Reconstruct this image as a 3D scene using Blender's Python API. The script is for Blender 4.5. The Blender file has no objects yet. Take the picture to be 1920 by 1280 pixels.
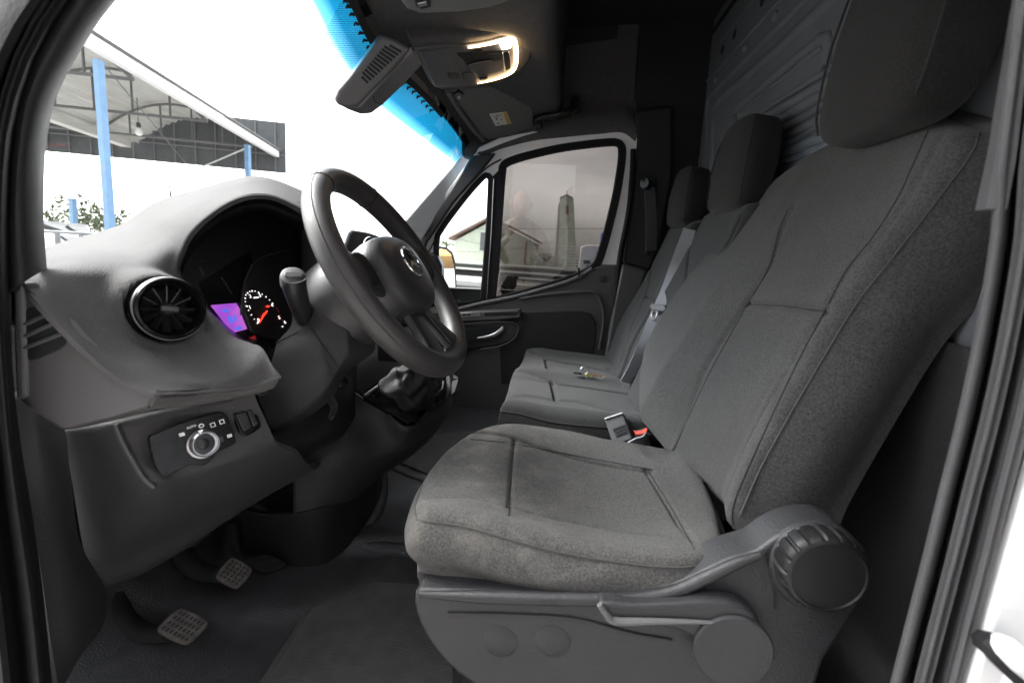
import bpy, bmesh, random
import numpy as np
from math import sin, cos, pi, radians, sqrt, atan2, tan
from mathutils import Matrix, Vector
random.seed(7); RNG = np.random.default_rng(7)
SC = bpy.context.scene
COL = SC.collection

# ------------------------------------------------------------------ camera
# photo frame 1920 x 1280, focal length 853 px (16 mm lens); the van stands about
# 2.5 degrees off level, so it has its own axes: X to its rear, Y to its right side, Z up.
FPX, CX, CY = 853.0, 960.0, 640.0
EYE = np.array([0.0, 0.0, 1.5])
def nz(v):
    v = np.array(v, float); return v / np.linalg.norm(v)
def frame(up, fwd):
    z = nz(up); y = nz(fwd - z * fwd.dot(z)); return np.array([np.cross(y, z), y, z])
_vy = nz((107 / FPX, 178 / FPX, -1))
_up = np.array([sin(0.055), cos(0.055), 0.0])
MV = frame(_up - _vy * _vy.dot(_up), _vy)                      # camera vector -> van axes
MW = frame(np.array([sin(.0715) * cos(.164), cos(.0715) * cos(.164), sin(.164)]), _vy)  # camera vector -> level world
TV = MW @ MV.T                                                 # van axes -> level world
cam = bpy.data.cameras.new('camera'); camo = bpy.data.objects.new('camera', cam); COL.objects.link(camo)
cam.sensor_width = 36; cam.lens = FPX / 1920 * 36; cam.clip_start = .02; cam.clip_end = 3000
m = Matrix(MW.tolist()).to_4x4(); m.translation = EYE.tolist(); camo.matrix_world = m
cam.dof.use_dof = True; cam.dof.focus_distance = 1.05; cam.dof.aperture_fstop = 5.6
SC.camera = camo

# ------------------------------------------------------------------ sky, sun, exposure
SUN_EL, SUN_AZ = radians(44), radians(-82)     # overcast: a wide, weak sun ahead of the van
W = bpy.data.worlds.new('World'); SC.world = W; W.use_nodes = True
nt = W.node_tree; nt.nodes.clear()
_o = nt.nodes.new('ShaderNodeOutputWorld'); _b = nt.nodes.new('ShaderNodeBackground')
_s = nt.nodes.new('ShaderNodeTexSky'); _s.sky_type = 'NISHITA'; _s.sun_disc = False
_s.sun_elevation = SUN_EL; _s.sun_rotation = SUN_AZ; _s.dust_density = 4.0; _s.air_density = 1.0
_h = nt.nodes.new('ShaderNodeHueSaturation'); _h.inputs['Saturation'].default_value = .12
_tc = nt.nodes.new('ShaderNodeTexCoord'); _mp = nt.nodes.new('ShaderNodeMapping'); _mp.inputs['Scale'].default_value = (1, 1, 3.2)
_n = nt.nodes.new('ShaderNodeTexNoise'); _n.inputs['Scale'].default_value = 3.0; _n.inputs['Detail'].default_value = 5
_r = nt.nodes.new('ShaderNodeMapRange'); _r.inputs[1].default_value = .3; _r.inputs[2].default_value = .7
_r.inputs[3].default_value = .60; _r.inputs[4].default_value = 1.18
_m = nt.nodes.new('ShaderNodeMix'); _m.data_type = 'RGBA'; _m.blend_type = 'MULTIPLY'; _m.inputs[0].default_value = 1
nt.links.new(_tc.outputs['Generated'], _mp.inputs[0]); nt.links.new(_mp.outputs[0], _n.inputs['Vector'])
nt.links.new(_n.outputs[0], _r.inputs[0]); nt.links.new(_s.outputs[0], _h.inputs['Color'])
nt.links.new(_h.outputs[0], _m.inputs[6]); nt.links.new(_r.outputs[0], _m.inputs[7])
nt.links.new(_m.outputs[2], _b.inputs[0]); nt.links.new(_b.outputs[0], _o.inputs[0])
_b.inputs[1].default_value = 0.11
sl = bpy.data.lights.new('sun', 'SUN'); sl.energy = .5; sl.angle = radians(24); sl.color = (1, .97, .92)
so = bpy.data.objects.new('sun', sl); COL.objects.link(so)
_d = Vector((sin(SUN_AZ) * cos(SUN_EL), cos(SUN_AZ) * cos(SUN_EL), sin(SUN_EL)))
so.rotation_euler = _d.to_track_quat('Z', 'Y').to_euler()
SC.view_settings.view_transform = 'Standard'; SC.view_settings.look = 'None'
SC.view_settings.exposure = 3.4; SC.view_settings.gamma = 1
SC.cycles.use_denoising = True
SC.cycles.max_bounces = 10; SC.cycles.diffuse_bounces = 5; SC.cycles.glossy_bounces = 5
SC.cycles.transparent_max_bounces = 16; SC.cycles.sample_clamp_indirect = 8

# ------------------------------------------------------------------ rays of the survey (where a photo pixel lies)
def rayv(px, py): return MV @ np.array([(px - CX) / FPX, -(py - CY) / FPX, -1.0])
def rayw(px, py): return MW @ np.array([(px - CX) / FPX, -(py - CY) / FPX, -1.0])
def U(px, py, y):   d = rayv(px, py); return EYE + d * (y / d[1])
def UX(px, py, x):  d = rayv(px, py); return EYE + d * (x / d[0])
def UZ(px, py, z):  d = rayv(px, py); return EYE + d * ((z - 1.5) / d[2])
def UP(px, py, p0, n):
    d = rayv(px, py); n = np.array(n, float); return EYE + d * ((np.array(p0) - EYE).dot(n) / d.dot(n))
def WD(px, py, y):  d = rayw(px, py); return EYE + d * (y / d[1])
def WZ(px, py, z):  d = rayw(px, py); return EYE + d * ((z - 1.5) / d[2])

# ------------------------------------------------------------------ materials
MATS = {}
def pm(name, col, rough=.5, metal=0., var=.12, nscale=60., bump=0., bscale=400., coat=0., spec=.5, emit=None, estr=0., stretch=None, detail=4):
    m = bpy.data.materials.new(name); m.use_nodes = True; t = m.node_tree; N = t.nodes; L = t.links
    b = N['Principled BSDF']; c = (*col, 1)
    b.inputs['Roughness'].default_value = rough; b.inputs['Metallic'].default_value = metal
    b.inputs['Coat Weight'].default_value = coat; b.inputs['Coat Roughness'].default_value = .08
    b.inputs['Specular IOR Level'].default_value = spec
    tc = N.new('ShaderNodeTexCoord'); src = tc.outputs['Object']
    if stretch:
        mp = N.new('ShaderNodeMapping'); mp.inputs['Scale'].default_value = stretch; L.new(src, mp.inputs[0]); src = mp.outputs[0]
    n = N.new('ShaderNodeTexNoise'); n.inputs['Scale'].default_value = nscale; n.inputs['Detail'].default_value = detail; L.new(src, n.inputs['Vector'])
    r = N.new('ShaderNodeMapRange'); r.inputs[1].default_value = .25; r.inputs[2].default_value = .75
    r.inputs[3].default_value = 1 - var; r.inputs[4].default_value = 1 + var; L.new(n.outputs[0], r.inputs[0])
    x = N.new('ShaderNodeMix'); x.data_type = 'RGBA'; x.blend_type = 'MULTIPLY'; x.inputs[0].default_value = 1
    x.inputs[6].default_value = c; L.new(r.outputs[0], x.inputs[7]); L.new(x.outputs[2], b.inputs['Base Color'])
    rr = N.new('ShaderNodeMapRange'); rr.inputs[3].default_value = max(.02, rough - .08); rr.inputs[4].default_value = min(1, rough + .08)
    L.new(n.outputs[0], rr.inputs[0]); L.new(rr.outputs[0], b.inputs['Roughness'])
    if bump:
        n2 = N.new('ShaderNodeTexNoise'); n2.inputs['Scale'].default_value = bscale; n2.inputs['Detail'].default_value = 2; L.new(src, n2.inputs['Vector'])
        bp = N.new('ShaderNodeBump'); bp.inputs['Strength'].default_value = bump; bp.inputs['Distance'].default_value = .002
        L.new(n2.outputs[0], bp.inputs['Height']); L.new(bp.outputs[0], b.inputs['Normal'])
    if emit:
        b.inputs['Emission Color'].default_value = (*emit, 1); b.inputs['Emission Strength'].default_value = estr
    MATS[name] = m; return m
def glass(name, tint, rough=.0, band=None, refl=1.0):
    m = bpy.data.materials.new(name); m.use_nodes = True; t = m.node_tree; N = t.nodes; L = t.links; N.clear()
    o = N.new('ShaderNodeOutputMaterial'); mx = N.new('ShaderNodeMixShader'); tr = N.new('ShaderNodeBsdfTransparent'); g = N.new('ShaderNodeBsdfGlossy')
    fr = N.new('ShaderNodeFresnel'); fr.inputs[0].default_value = 1.5; g.inputs['Roughness'].default_value = rough
    mu = N.new('ShaderNodeMath'); mu.operation = 'MULTIPLY'; mu.inputs[1].default_value = refl
    tr.inputs[0].default_value = (*tint, 1)
    L.new(fr.outputs[0], mu.inputs[0]); L.new(mu.outputs[0], mx.inputs[0]); L.new(tr.outputs[0], mx.inputs[1]); L.new(g.outputs[0], mx.inputs[2]); L.new(mx.outputs[0], o.inputs[0])
    MATS[name] = m; return m, t, tr
def fabric(name, col, stains=False):
    m = pm(name, col, rough=.95, var=.16, nscale=14, bump=.55, bscale=950, spec=.2, detail=8)
    t = m.node_tree; N = t.nodes; L = t.links; b = N['Principled BSDF']
    b.inputs['Sheen Weight'].default_value = .08; b.inputs['Sheen Roughness'].default_value = .5
    mix = [n for n in N if n.type == 'MIX'][0]; tc = [n for n in N if n.type == 'TEX_COORD'][0]
    # woven fleck
    wv = N.new('ShaderNodeTexNoise'); wv.inputs['Scale'].default_value = 380; wv.inputs['Detail'].default_value = 1; L.new(tc.outputs['Object'], wv.inputs['Vector'])
    wr = N.new('ShaderNodeMapRange'); wr.inputs[1].default_value = .3; wr.inputs[2].default_value = .7; wr.inputs[3].default_value = .66; wr.inputs[4].default_value = 1.36
    L.new(wv.outputs[0], wr.inputs[0])
    wm = N.new('ShaderNodeMix'); wm.data_type = 'RGBA'; wm.blend_type = 'MULTIPLY'; wm.inputs[0].default_value = 1
    L.new(mix.outputs[2], wm.inputs[6]); L.new(wr.outputs[0], wm.inputs[7]); L.new(wm.outputs[2], b.inputs['Base Color'])
    if stains:   # dried pale marks worn into the front of the cushion
        sn = N.new('ShaderNodeTexNoise'); sn.inputs['Scale'].default_value = 26; sn.inputs['Detail'].default_value = 7; sn.inputs['Roughness'].default_value = .62
        L.new(tc.outputs['Object'], sn.inputs['Vector'])
        s1 = N.new('ShaderNodeMapRange'); s1.inputs[1].default_value = .47; s1.inputs[2].default_value = .74; L.new(sn.outputs[0], s1.inputs[0])
        sx = N.new('ShaderNodeSeparateXYZ'); L.new(tc.outputs['Object'], sx.inputs[0])
        s2 = N.new('ShaderNodeMapRange'); s2.inputs[1].default_value = .10; s2.inputs[2].default_value = -.10; s2.interpolation_type = 'SMOOTHSTEP'; L.new(sx.outputs[0], s2.inputs[0])
        mm = N.new('ShaderNodeMath'); mm.operation = 'MULTIPLY'; L.new(s1.outputs[0], mm.inputs[0]); L.new(s2.outputs[0], mm.inputs[1])
        m3 = N.new('ShaderNodeMath'); m3.operation = 'MULTIPLY'; m3.inputs[1].default_value = .42; L.new(mm.outputs[0], m3.inputs[0])
        sm = N.new('ShaderNodeMix'); sm.data_type = 'RGBA'; sm.inputs[7].default_value = (.19, .175, .155, 1)
        L.new(m3.outputs[0], sm.inputs[0]); L.new(wm.outputs[2], sm.inputs[6]); L.new(sm.outputs[2], b.inputs['Base Color'])
    return m

pm('dash_grey', (.090, .088, .089), rough=.75, var=.12, nscale=25, bump=.7, bscale=520, spec=.08)
pm('dash_smooth', (.075, .072, .075), rough=.55, var=.05, nscale=25, bump=.12, bscale=700)
pm('dash_dark', (.030, .030, .031), rough=.6, var=.08, nscale=30, bump=.35, bscale=500, spec=.4)
pm('plastic_dark', (.020, .020, .021), rough=.55, var=.1, nscale=40, bump=.3, bscale=600, spec=.3)
pm('plastic_mid', (.055, .055, .058), rough=.5, var=.08, nscale=30, bump=.25, bscale=520)
pm('plastic_seat', (.021, .021, .0235), rough=.5, var=.22, nscale=18, bump=.35, bscale=480, spec=.4)
pm('plastic_pale', (.50, .51, .52), rough=.5, var=.05, nscale=20)
pm('black_gloss', (.004, .004, .005), rough=.25, var=.05, spec=.2)
pm('black_satin', (.012, .012, .013), rough=.35, var=.1)
pm('black_matte', (.006, .008, .009), rough=.8, var=.1)
pm('rubber', (.010, .010, .011), rough=.7, var=.15, nscale=40, bump=.2, bscale=300, spec=.2)
pm('wheel_leather', (.034, .032, .032), rough=.45, var=.15, nscale=30, bump=.22, bscale=700)
pm('hub_plastic', (.026, .025, .027), rough=.42, var=.1, nscale=30, bump=.15, bscale=800)
pm('chrome', (.75, .75, .76), rough=.15, metal=1., var=.05)
pm('steel', (.45, .45, .46), rough=.35, metal=1., var=.1)
pm('satin_silver', (.42, .42, .44), rough=.35, metal=.9, var=.06)
pm('headliner', (.085, .083, .084), rough=.95, var=.15, nscale=80, bump=.3, bscale=900, spec=.1)
pm('roof_cloth', (.034, .034, .035), rough=.95, var=.15, nscale=80, bump=.2, bscale=900, spec=.1)
pm('visor_vinyl', (.12, .125, .124), rough=.7, var=.08, nscale=40, bump=.2, bscale=700)
pm('bulkhead_paint', (.135, .146, .160), rough=.42, var=.08, nscale=12)
pm('white_paint', (.72, .73, .74), rough=.28, var=.03, nscale=6, coat=.5)
pm('door_frame_paint', (.80, .81, .82), rough=.35, var=.04, nscale=8, coat=.3)
pm('floor_rubber', (.044, .0445, .048), rough=.42, var=.25, nscale=35, bump=.9, bscale=330)
pm('mat_rubber', (.068, .0665, .065), rough=.6, var=.25, nscale=30, bump=.6, bscale=150, stretch=(1, 1, 1))
pm('carpet', (.020, .020, .022), rough=1, var=.3, nscale=200, bump=.6, bscale=700)
pm('belt_web', (.085, .090, .10), rough=.7, var=.1, nscale=300, bump=.4, bscale=1200)
pm('belt_grey', (.25, .255, .275), rough=.65, var=.1, nscale=300, bump=.4, bscale=1200)
pm('red_plastic', (.65, .035, .012), rough=.4)
pm('brown_pad', (.062, .055, .050), rough=.8, var=.6, nscale=70)
pm('insulation', (.42, .42, .40), rough=.9, var=.1)
pm('label_white', (.72, .72, .70), rough=.6, var=.03)
pm('label_yellow', (.65, .44, .05), rough=.6, var=.06)
pm('ink', (.03, .028, .028), rough=.6)
pm('ink_red', (.35, .06, .05), rough=.6)
pm('print_white', (.75, .75, .75), rough=.5, emit=(1, 1, 1), estr=.03)
pm('gauge_white', (.8, .8, .8), rough=.5, emit=(1, .95, .92), estr=.16)
pm('gauge_red', (.8, .03, .02), rough=.5, emit=(1, .035, .02), estr=.22)
pm('gauge_dim_red', (.3, .02, .03), rough=.5, emit=(1, .05, .08), estr=.015)
pm('lamp_glow', (1, .9, .75), rough=.4, emit=(1, .66, .34), estr=2.0)
pm('lamp_hot', (1, .95, .85), rough=.4, emit=(1, .86, .68), estr=3.2)
pm('gaiter_leather', (.010, .009, .0095), spec=.25, rough=.5, var=.1, nscale=40, bump=.3, bscale=300)
pm('key_yellow', (.55, .55, .03), rough=.4)
pm('brass', (.65, .42, .18), rough=.3, metal=1)
fabric('seat_cloth', (.045, .044, .0435)); fabric('seat_cloth_worn', (.062, .0605, .059), stains=True)
fabric('bench_cloth', (.027, .0275, .028)); fabric('seat_cloth_dark', (.020, .019, .019)); fabric('headrest_cloth', (.014, .0132, .0126))
pm('piping', (.042, .041, .040), rough=.9, var=.2, nscale=200)
pm('seam', (.016, .016, .016), rough=.9)
pm('console_grey', (.085, .084, .086), rough=.5, var=.08, nscale=30, bump=.2, bscale=520)
pm('door_trim', (.060, .060, .062), rough=.6, var=.08, nscale=30, bump=.3, bscale=500)
pm('knob_black', (.008, .008, .0085), rough=.45, spec=.3)
pm('sensor_grey', (.17, .17, .175), rough=.5, var=.08, nscale=30, bump=.2, bscale=520)
def M(n): return MATS[n]

from mathutils.bvhtree import BVHTree
def snapper(*objs):
    """points on the visible skin of built parts, found along the survey rays."""
    V = []; F = []
    for o in objs:
        k = len(V); org = np.array(rootloc(o)); V += [(np.array(v.co) + org).tolist() for v in o.data.vertices]; F += [tuple(i + k for i in p.vertices) for p in o.data.polygons]
    T = BVHTree.FromPolygons(V, F)
    def f(px, py, off=.003):
        d = Vector((TV @ rayv(px, py)).tolist()).normalized(); loc, n, i, t = T.ray_cast(Vector(EYE.tolist()), d)
        if loc is None: return None
        return EYE + (np.array(loc - d * off) - EYE) @ TV     # back to van axes
    return f
# ------------------------------------------------------------------ building helpers
VAN = True     # True: coordinates are van axes and are turned into the level world when an object is linked
def setvan(v):
    global VAN; VAN = v
def tow(P):
    P = np.asarray(P, float)
    return EYE + (P - EYE) @ TV.T if VAN else P
def rootloc(o):
    v = np.zeros(3)
    while o is not None: v += np.array(o.location); o = o.parent
    return v
def tag(o, label=None, cat=None, group=None, kind=None):
    if label: o['label'] = label
    if cat: o['category'] = cat
    if group: o['group'] = group
    if kind: o['kind'] = kind
    return o
def thing(name, label, cat, loc, group=None):
    o = bpy.data.objects.new(name, None); o.empty_display_size = .05; COL.objects.link(o)
    o.location = tow(loc).tolist(); return tag(o, label, cat, group)
def mk(name, V, F, mat, parent=None, smooth=True, ang=38, bevel=0., bseg=2, solid=0., sub=0, label=None, cat=None, group=None, kind=None):
    V = tow(np.asarray(V, float).reshape(-1, 3))
    org = rootloc(parent) if parent is not None else (V.min(0) + V.max(0)) / 2
    me = bpy.data.meshes.new(name); me.from_pydata((V - org).tolist(), [], [tuple(int(i) for i in f) for f in F]); me.validate()
    if isinstance(mat, str): mat = M(mat)
    me.materials.append(mat)
    bm = bmesh.new(); bm.from_mesh(me); bmesh.ops.remove_doubles(bm, verts=bm.verts, dist=1e-6); bmesh.ops.recalc_face_normals(bm, faces=bm.faces); bm.to_mesh(me); bm.free()
    if smooth:
        for p in me.polygons: p.use_smooth = True
        me.set_sharp_from_angle(angle=radians(ang))
    o = bpy.data.objects.new(name, me); COL.objects.link(o)
    if parent is not None: o.parent = parent
    else: o.location = org.tolist()
    if solid:
        s = o.modifiers.new('solid', 'SOLIDIFY'); s.thickness = abs(solid); s.offset = -1 if solid > 0 else 1
    if bevel:
        b = o.modifiers.new('bevel', 'BEVEL'); b.width = bevel; b.segments = bseg; b.limit_method = 'ANGLE'; b.angle_limit = radians(40); b.harden_normals = False
    if sub:
        b = o.modifiers.new('sub', 'SUBSURF'); b.levels = sub; b.render_levels = sub
    return tag(o, label, cat, group, kind)
def cr(P, k=6, closed=False):
    """Catmull-Rom through the points of P along axis 0."""
    P = np.asarray(P, float); n = len(P)
    if n < 3 and not closed:
        t = np.linspace(0, 1, k + 1)[:, None]; t = t.reshape((-1,) + (1,) * (P.ndim - 1)); return P[:1] * (1 - t) + P[1:] * t
    if closed: Q = np.concatenate([P[-1:], P, P[:2]]); seg = n
    else: Q = np.concatenate([2 * P[:1] - P[1:2], P, 2 * P[-1:] - P[-2:-1]]); seg = n - 1
    out = []
    for i in range(seg):
        a, b, c, d = Q[i], Q[i + 1], Q[i + 2], Q[i + 3]
        for t in np.arange(k) / k:
            out.append(.5 * (2 * b + (c - a) * t + (2 * a - 5 * b + 4 * c - d) * t * t + (3 * b - a - 3 * c + d) * t ** 3))
    if not closed: out.append(P[-1])
    return np.array(out)
def gridF(nr, nc, cr_=False, cc=False, off=0):
    F = []
    for i in range(nr if cr_ else nr - 1):
        for j in range(nc if cc else nc - 1):
            a = i * nc + j; b = i * nc + (j + 1) % nc; c = ((i + 1) % nr) * nc + (j + 1) % nc; d = ((i + 1) % nr) * nc + j
            F.append((a + off, b + off, c + off, d + off))
    return F
def patch(name, grid, mat, parent=None, k=5, thick=.006, kr=None, raw=False, mod=None, **kw):
    """grid: rows of (px,py,Y) or 3-D points; a smooth sheet through them, given thickness away from the eye."""
    G = np.array([[(p if raw else U(*p)) for p in row] for row in grid], float)
    G = cr(G, kr or k); G = np.swapaxes(cr(np.swapaxes(G, 0, 1), k), 0, 1)
    if mod: G = mod(G)
    nr, nc = G.shape[:2]; V = G.reshape(-1, 3)
    # offset copy behind, so the sheet is a closed solid
    du = np.gradient(G, axis=0); dv = np.gradient(G, axis=1); N = np.cross(du, dv); N /= np.linalg.norm(N, axis=2, keepdims=True) + 1e-12
    if ((G - EYE) * N).sum() < 0: N = -N
    B = (G + N * thick).reshape(-1, 3); F = gridF(nr, nc); n = nr * nc
    F2 = [tuple(i + n for i in f[::-1]) for f in F]
    rim = [(0, j) for j in range(nc)] + [(i, nc - 1) for i in range(1, nr)] + [(nr - 1, j) for j in range(nc - 2, -1, -1)] + [(i, 0) for i in range(nr - 2, 0, -1)]
    rim = [i * nc + j for i, j in rim]
    S = [(rim[i], rim[(i + 1) % len(rim)], rim[(i + 1) % len(rim)] + n, rim[i] + n) for i in range(len(rim))]
    return mk(name, np.concatenate([V, B]), F + F2 + S, mat, parent, **kw)
def basis(n, up=(0, 0, 1)):
    n = nz(n); u = np.array(up, float); u = u - n * u.dot(n)
    if np.linalg.norm(u) < 1e-4: u = np.array([1., 0, 0]) - n * n[0]
    u = nz(u); return np.cross(u, n), u, n
def prism(name, pts, n, thick, mat, parent=None, bevel=.003, curve=0, **kw):
    """closed outline of 3-D points, extruded by thick along -n (n faces the eye)."""
    P = np.array(pts, float)
    if curve: P = cr(P, curve, True)
    n = nz(n); k = len(P); V = np.concatenate([P, P - n * thick])
    F = [tuple(range(k)), tuple(range(2 * k - 1, k - 1, -1))] + [(i, (i + 1) % k, (i + 1) % k + k, i + k) for i in range(k)]
    return mk(name, V, F, mat, parent, bevel=bevel, **kw)
def pprism(name, px, p0, n, thick, mat, parent=None, **kw):
    return prism(name, [UP(x, y, p0, n) for x, y in px], n, thick, mat, parent, **kw)
def tube(name, P, r, mat, parent=None, k=0, seg=8, closed=False, flat=None, up=None, **kw):
    P = np.array(P, float)
    if k: P = cr(P, k, closed)
    n = len(P); r = np.broadcast_to(np.asarray(r, float) if np.ndim(r) else np.full(n, r), (n,)) if np.ndim(r) == 0 or len(r) == n else np.interp(np.linspace(0, 1, n), np.linspace(0, 1, len(r)), r)
    T = np.gradient(P, axis=0) if not closed else np.roll(P, -1, 0) - np.roll(P, 1, 0)
    T /= np.linalg.norm(T, axis=1, keepdims=True) + 1e-12
    u = np.array(up, float) if up is not None else np.array([.3, .2, .93]); V = []
    A = None
    for i in range(n):
        a = (u if (A is None or up is not None) else A); a = a - T[i] * a.dot(T[i])
        if np.linalg.norm(a) < 1e-5: a = np.cross(T[i], [1, .1, 0])
        a = nz(a); A = a; b = np.cross(T[i], a); fl = flat or 1.0
        for j in range(seg):
            t = 2 * pi * j / seg; V.append(P[i] + r[i] * (cos(t) * a * fl + sin(t) * b))
    F = gridF(n, seg, closed, True)
    if not closed: F += [tuple(range(seg))[::-1], tuple((n - 1) * seg + j for j in range(seg))]
    return mk(name, V, F, mat, parent, **kw)
def strap(name, P, side, w, th, mat, parent=None, k=6, **kw):
    """flat band through P; side = direction across the band."""
    P = cr(P, k); T = np.gradient(P, axis=0); V = []
    W_ = np.broadcast_to(np.asarray(w, float) if np.ndim(w) == 0 else np.interp(np.linspace(0, 1, len(P)), np.linspace(0, 1, len(w)), w), (len(P),))
    for i in range(len(P)):
        t = nz(T[i]); s = nz(np.array(side, float) - t * np.dot(side, t)); nn = np.cross(t, s)
        for a, b in ((-1, -1), (1, -1), (1, 1), (-1, 1)): V.append(P[i] + s * a * W_[i] / 2 + nn * b * th / 2)
    n = len(P); F = gridF(n, 4, False, True) + [(3, 2, 1, 0), tuple((n - 1) * 4 + j for j in range(4))]
    return mk(name, V, F, mat, parent, **kw)
def lathe(name, c, ax, prof, mat, parent=None, seg=40, ang0=0, up=(0, 0, 1), lobes=None, cap=True, **kw):
    """prof: (radius, height along ax) pairs."""
    a, b, n = basis(ax, up); c = np.array(c, float); V = []
    for r, h in prof:
        for j in range(seg):
            t = 2 * pi * j / seg + ang0; rr = r if not lobes else lobes(r, t, h); V.append(c + n * h + rr * (cos(t) * a + sin(t) * b))
    F = gridF(len(prof), seg, False, True)
    if cap and prof[0][0] > 1e-5: F.append(tuple(range(seg)))
    if cap and prof[-1][0] > 1e-5: F.append(tuple((len(prof) - 1) * seg + j for j in range(seg)))
    return mk(name, V, F, mat, parent, **kw)
def boxv(c, s, ax=None):
    c = np.array(c, float); ax = np.eye(3) if ax is None else np.array(ax)
    V = [c + ax[0] * s[0] * i / 2 + ax[1] * s[1] * j / 2 + ax[2] * s[2] * k / 2 for i in (-1, 1) for j in (-1, 1) for k in (-1, 1)]
    return V, [(0, 1, 3, 2), (4, 6, 7, 5), (0, 4, 5, 1), (2, 3, 7, 6), (0, 2, 6, 4), (1, 5, 7, 3)]
def box(name, c, s, mat, parent=None, ax=None, bevel=.003, **kw):
    V, F = boxv(c, s, ax); return mk(name, V, F, mat, parent, bevel=bevel, **kw)
def multi(parts):
    V = []; F = []
    for v, f in parts:
        o = len(V); V += [list(p) for p in v]; F += [tuple(i + o for i in q) for q in f]
    return V, F
def plate(name, outer, holes, n, thick, mat, parent=None, bevel=.002, curve=0, **kw):
    """flat plate with holes (3-D outlines in one plane facing n)."""
    a, b, nn = basis(n); o = np.array(outer[0], float)
    cu = bpy.data.curves.new('tmp', 'CURVE'); cu.dimensions = '2D'; cu.fill_mode = 'BOTH'; cu.extrude = thick / 2
    for ring in [outer] + holes:
        R = np.array(ring, float)
        if curve: R = cr(R, curve, True)
        s = cu.splines.new('POLY'); s.points.add(len(R) - 1); s.use_cyclic_u = True
        for p, q in zip(s.points, R): p.co = (float((q - o).dot(a)), float((q - o).dot(b)), 0, 1)
    ob = bpy.data.objects.new('tmp', cu); COL.objects.link(ob)
    dg = bpy.context.evaluated_depsgraph_get(); me = bpy.data.meshes.new_from_object(ob.evaluated_get(dg))
    V = [o + a * v.co.x + b * v.co.y + nn * (v.co.z - thick / 2) for v in me.vertices]; F = [tuple(p.vertices) for p in me.polygons]
    bpy.data.objects.remove(ob); bpy.data.curves.remove(cu); bpy.data.meshes.remove(me)
    return mk(name, V, F, mat, parent, bevel=bevel, **kw)
def words(name, s, c, right, up, size, mat, parent=None, thick=.0006, **kw):
    cu = bpy.data.curves.new('tmp', 'FONT'); cu.body = s; cu.size = size; cu.align_x = 'CENTER'; cu.align_y = 'CENTER'; cu.resolution_u = 2; cu.extrude = thick
    ob = bpy.data.objects.new('tmp', cu); COL.objects.link(ob); dg = bpy.context.evaluated_depsgraph_get()
    me = bpy.data.meshes.new_from_object(ob.evaluated_get(dg)); r = nz(right); u = nz(np.array(up, float) - r * np.dot(up, r)); n = np.cross(r, u)
    V = [np.array(c) + r * v.co.x + u * v.co.y + n * v.co.z for v in me.vertices]; F = [tuple(p.vertices) for p in me.polygons]
    bpy.data.objects.remove(ob); bpy.data.curves.remove(cu); bpy.data.meshes.remove(me)
    return mk(name, V, F, mat, parent, smooth=False, **kw)
def segdist(P, line):
    """distance of points P (n,2) to polyline."""
    d = np.full(len(P), 1e9); L = np.array(line, float)
    for a, b in zip(L[:-1], L[1:]):
        ab = b - a; t = np.clip(((P - a) @ ab) / (ab @ ab + 1e-12), 0, 1); d = np.minimum(d, np.linalg.norm(P - (a + t[:, None] * ab), axis=1))
    return d
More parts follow.
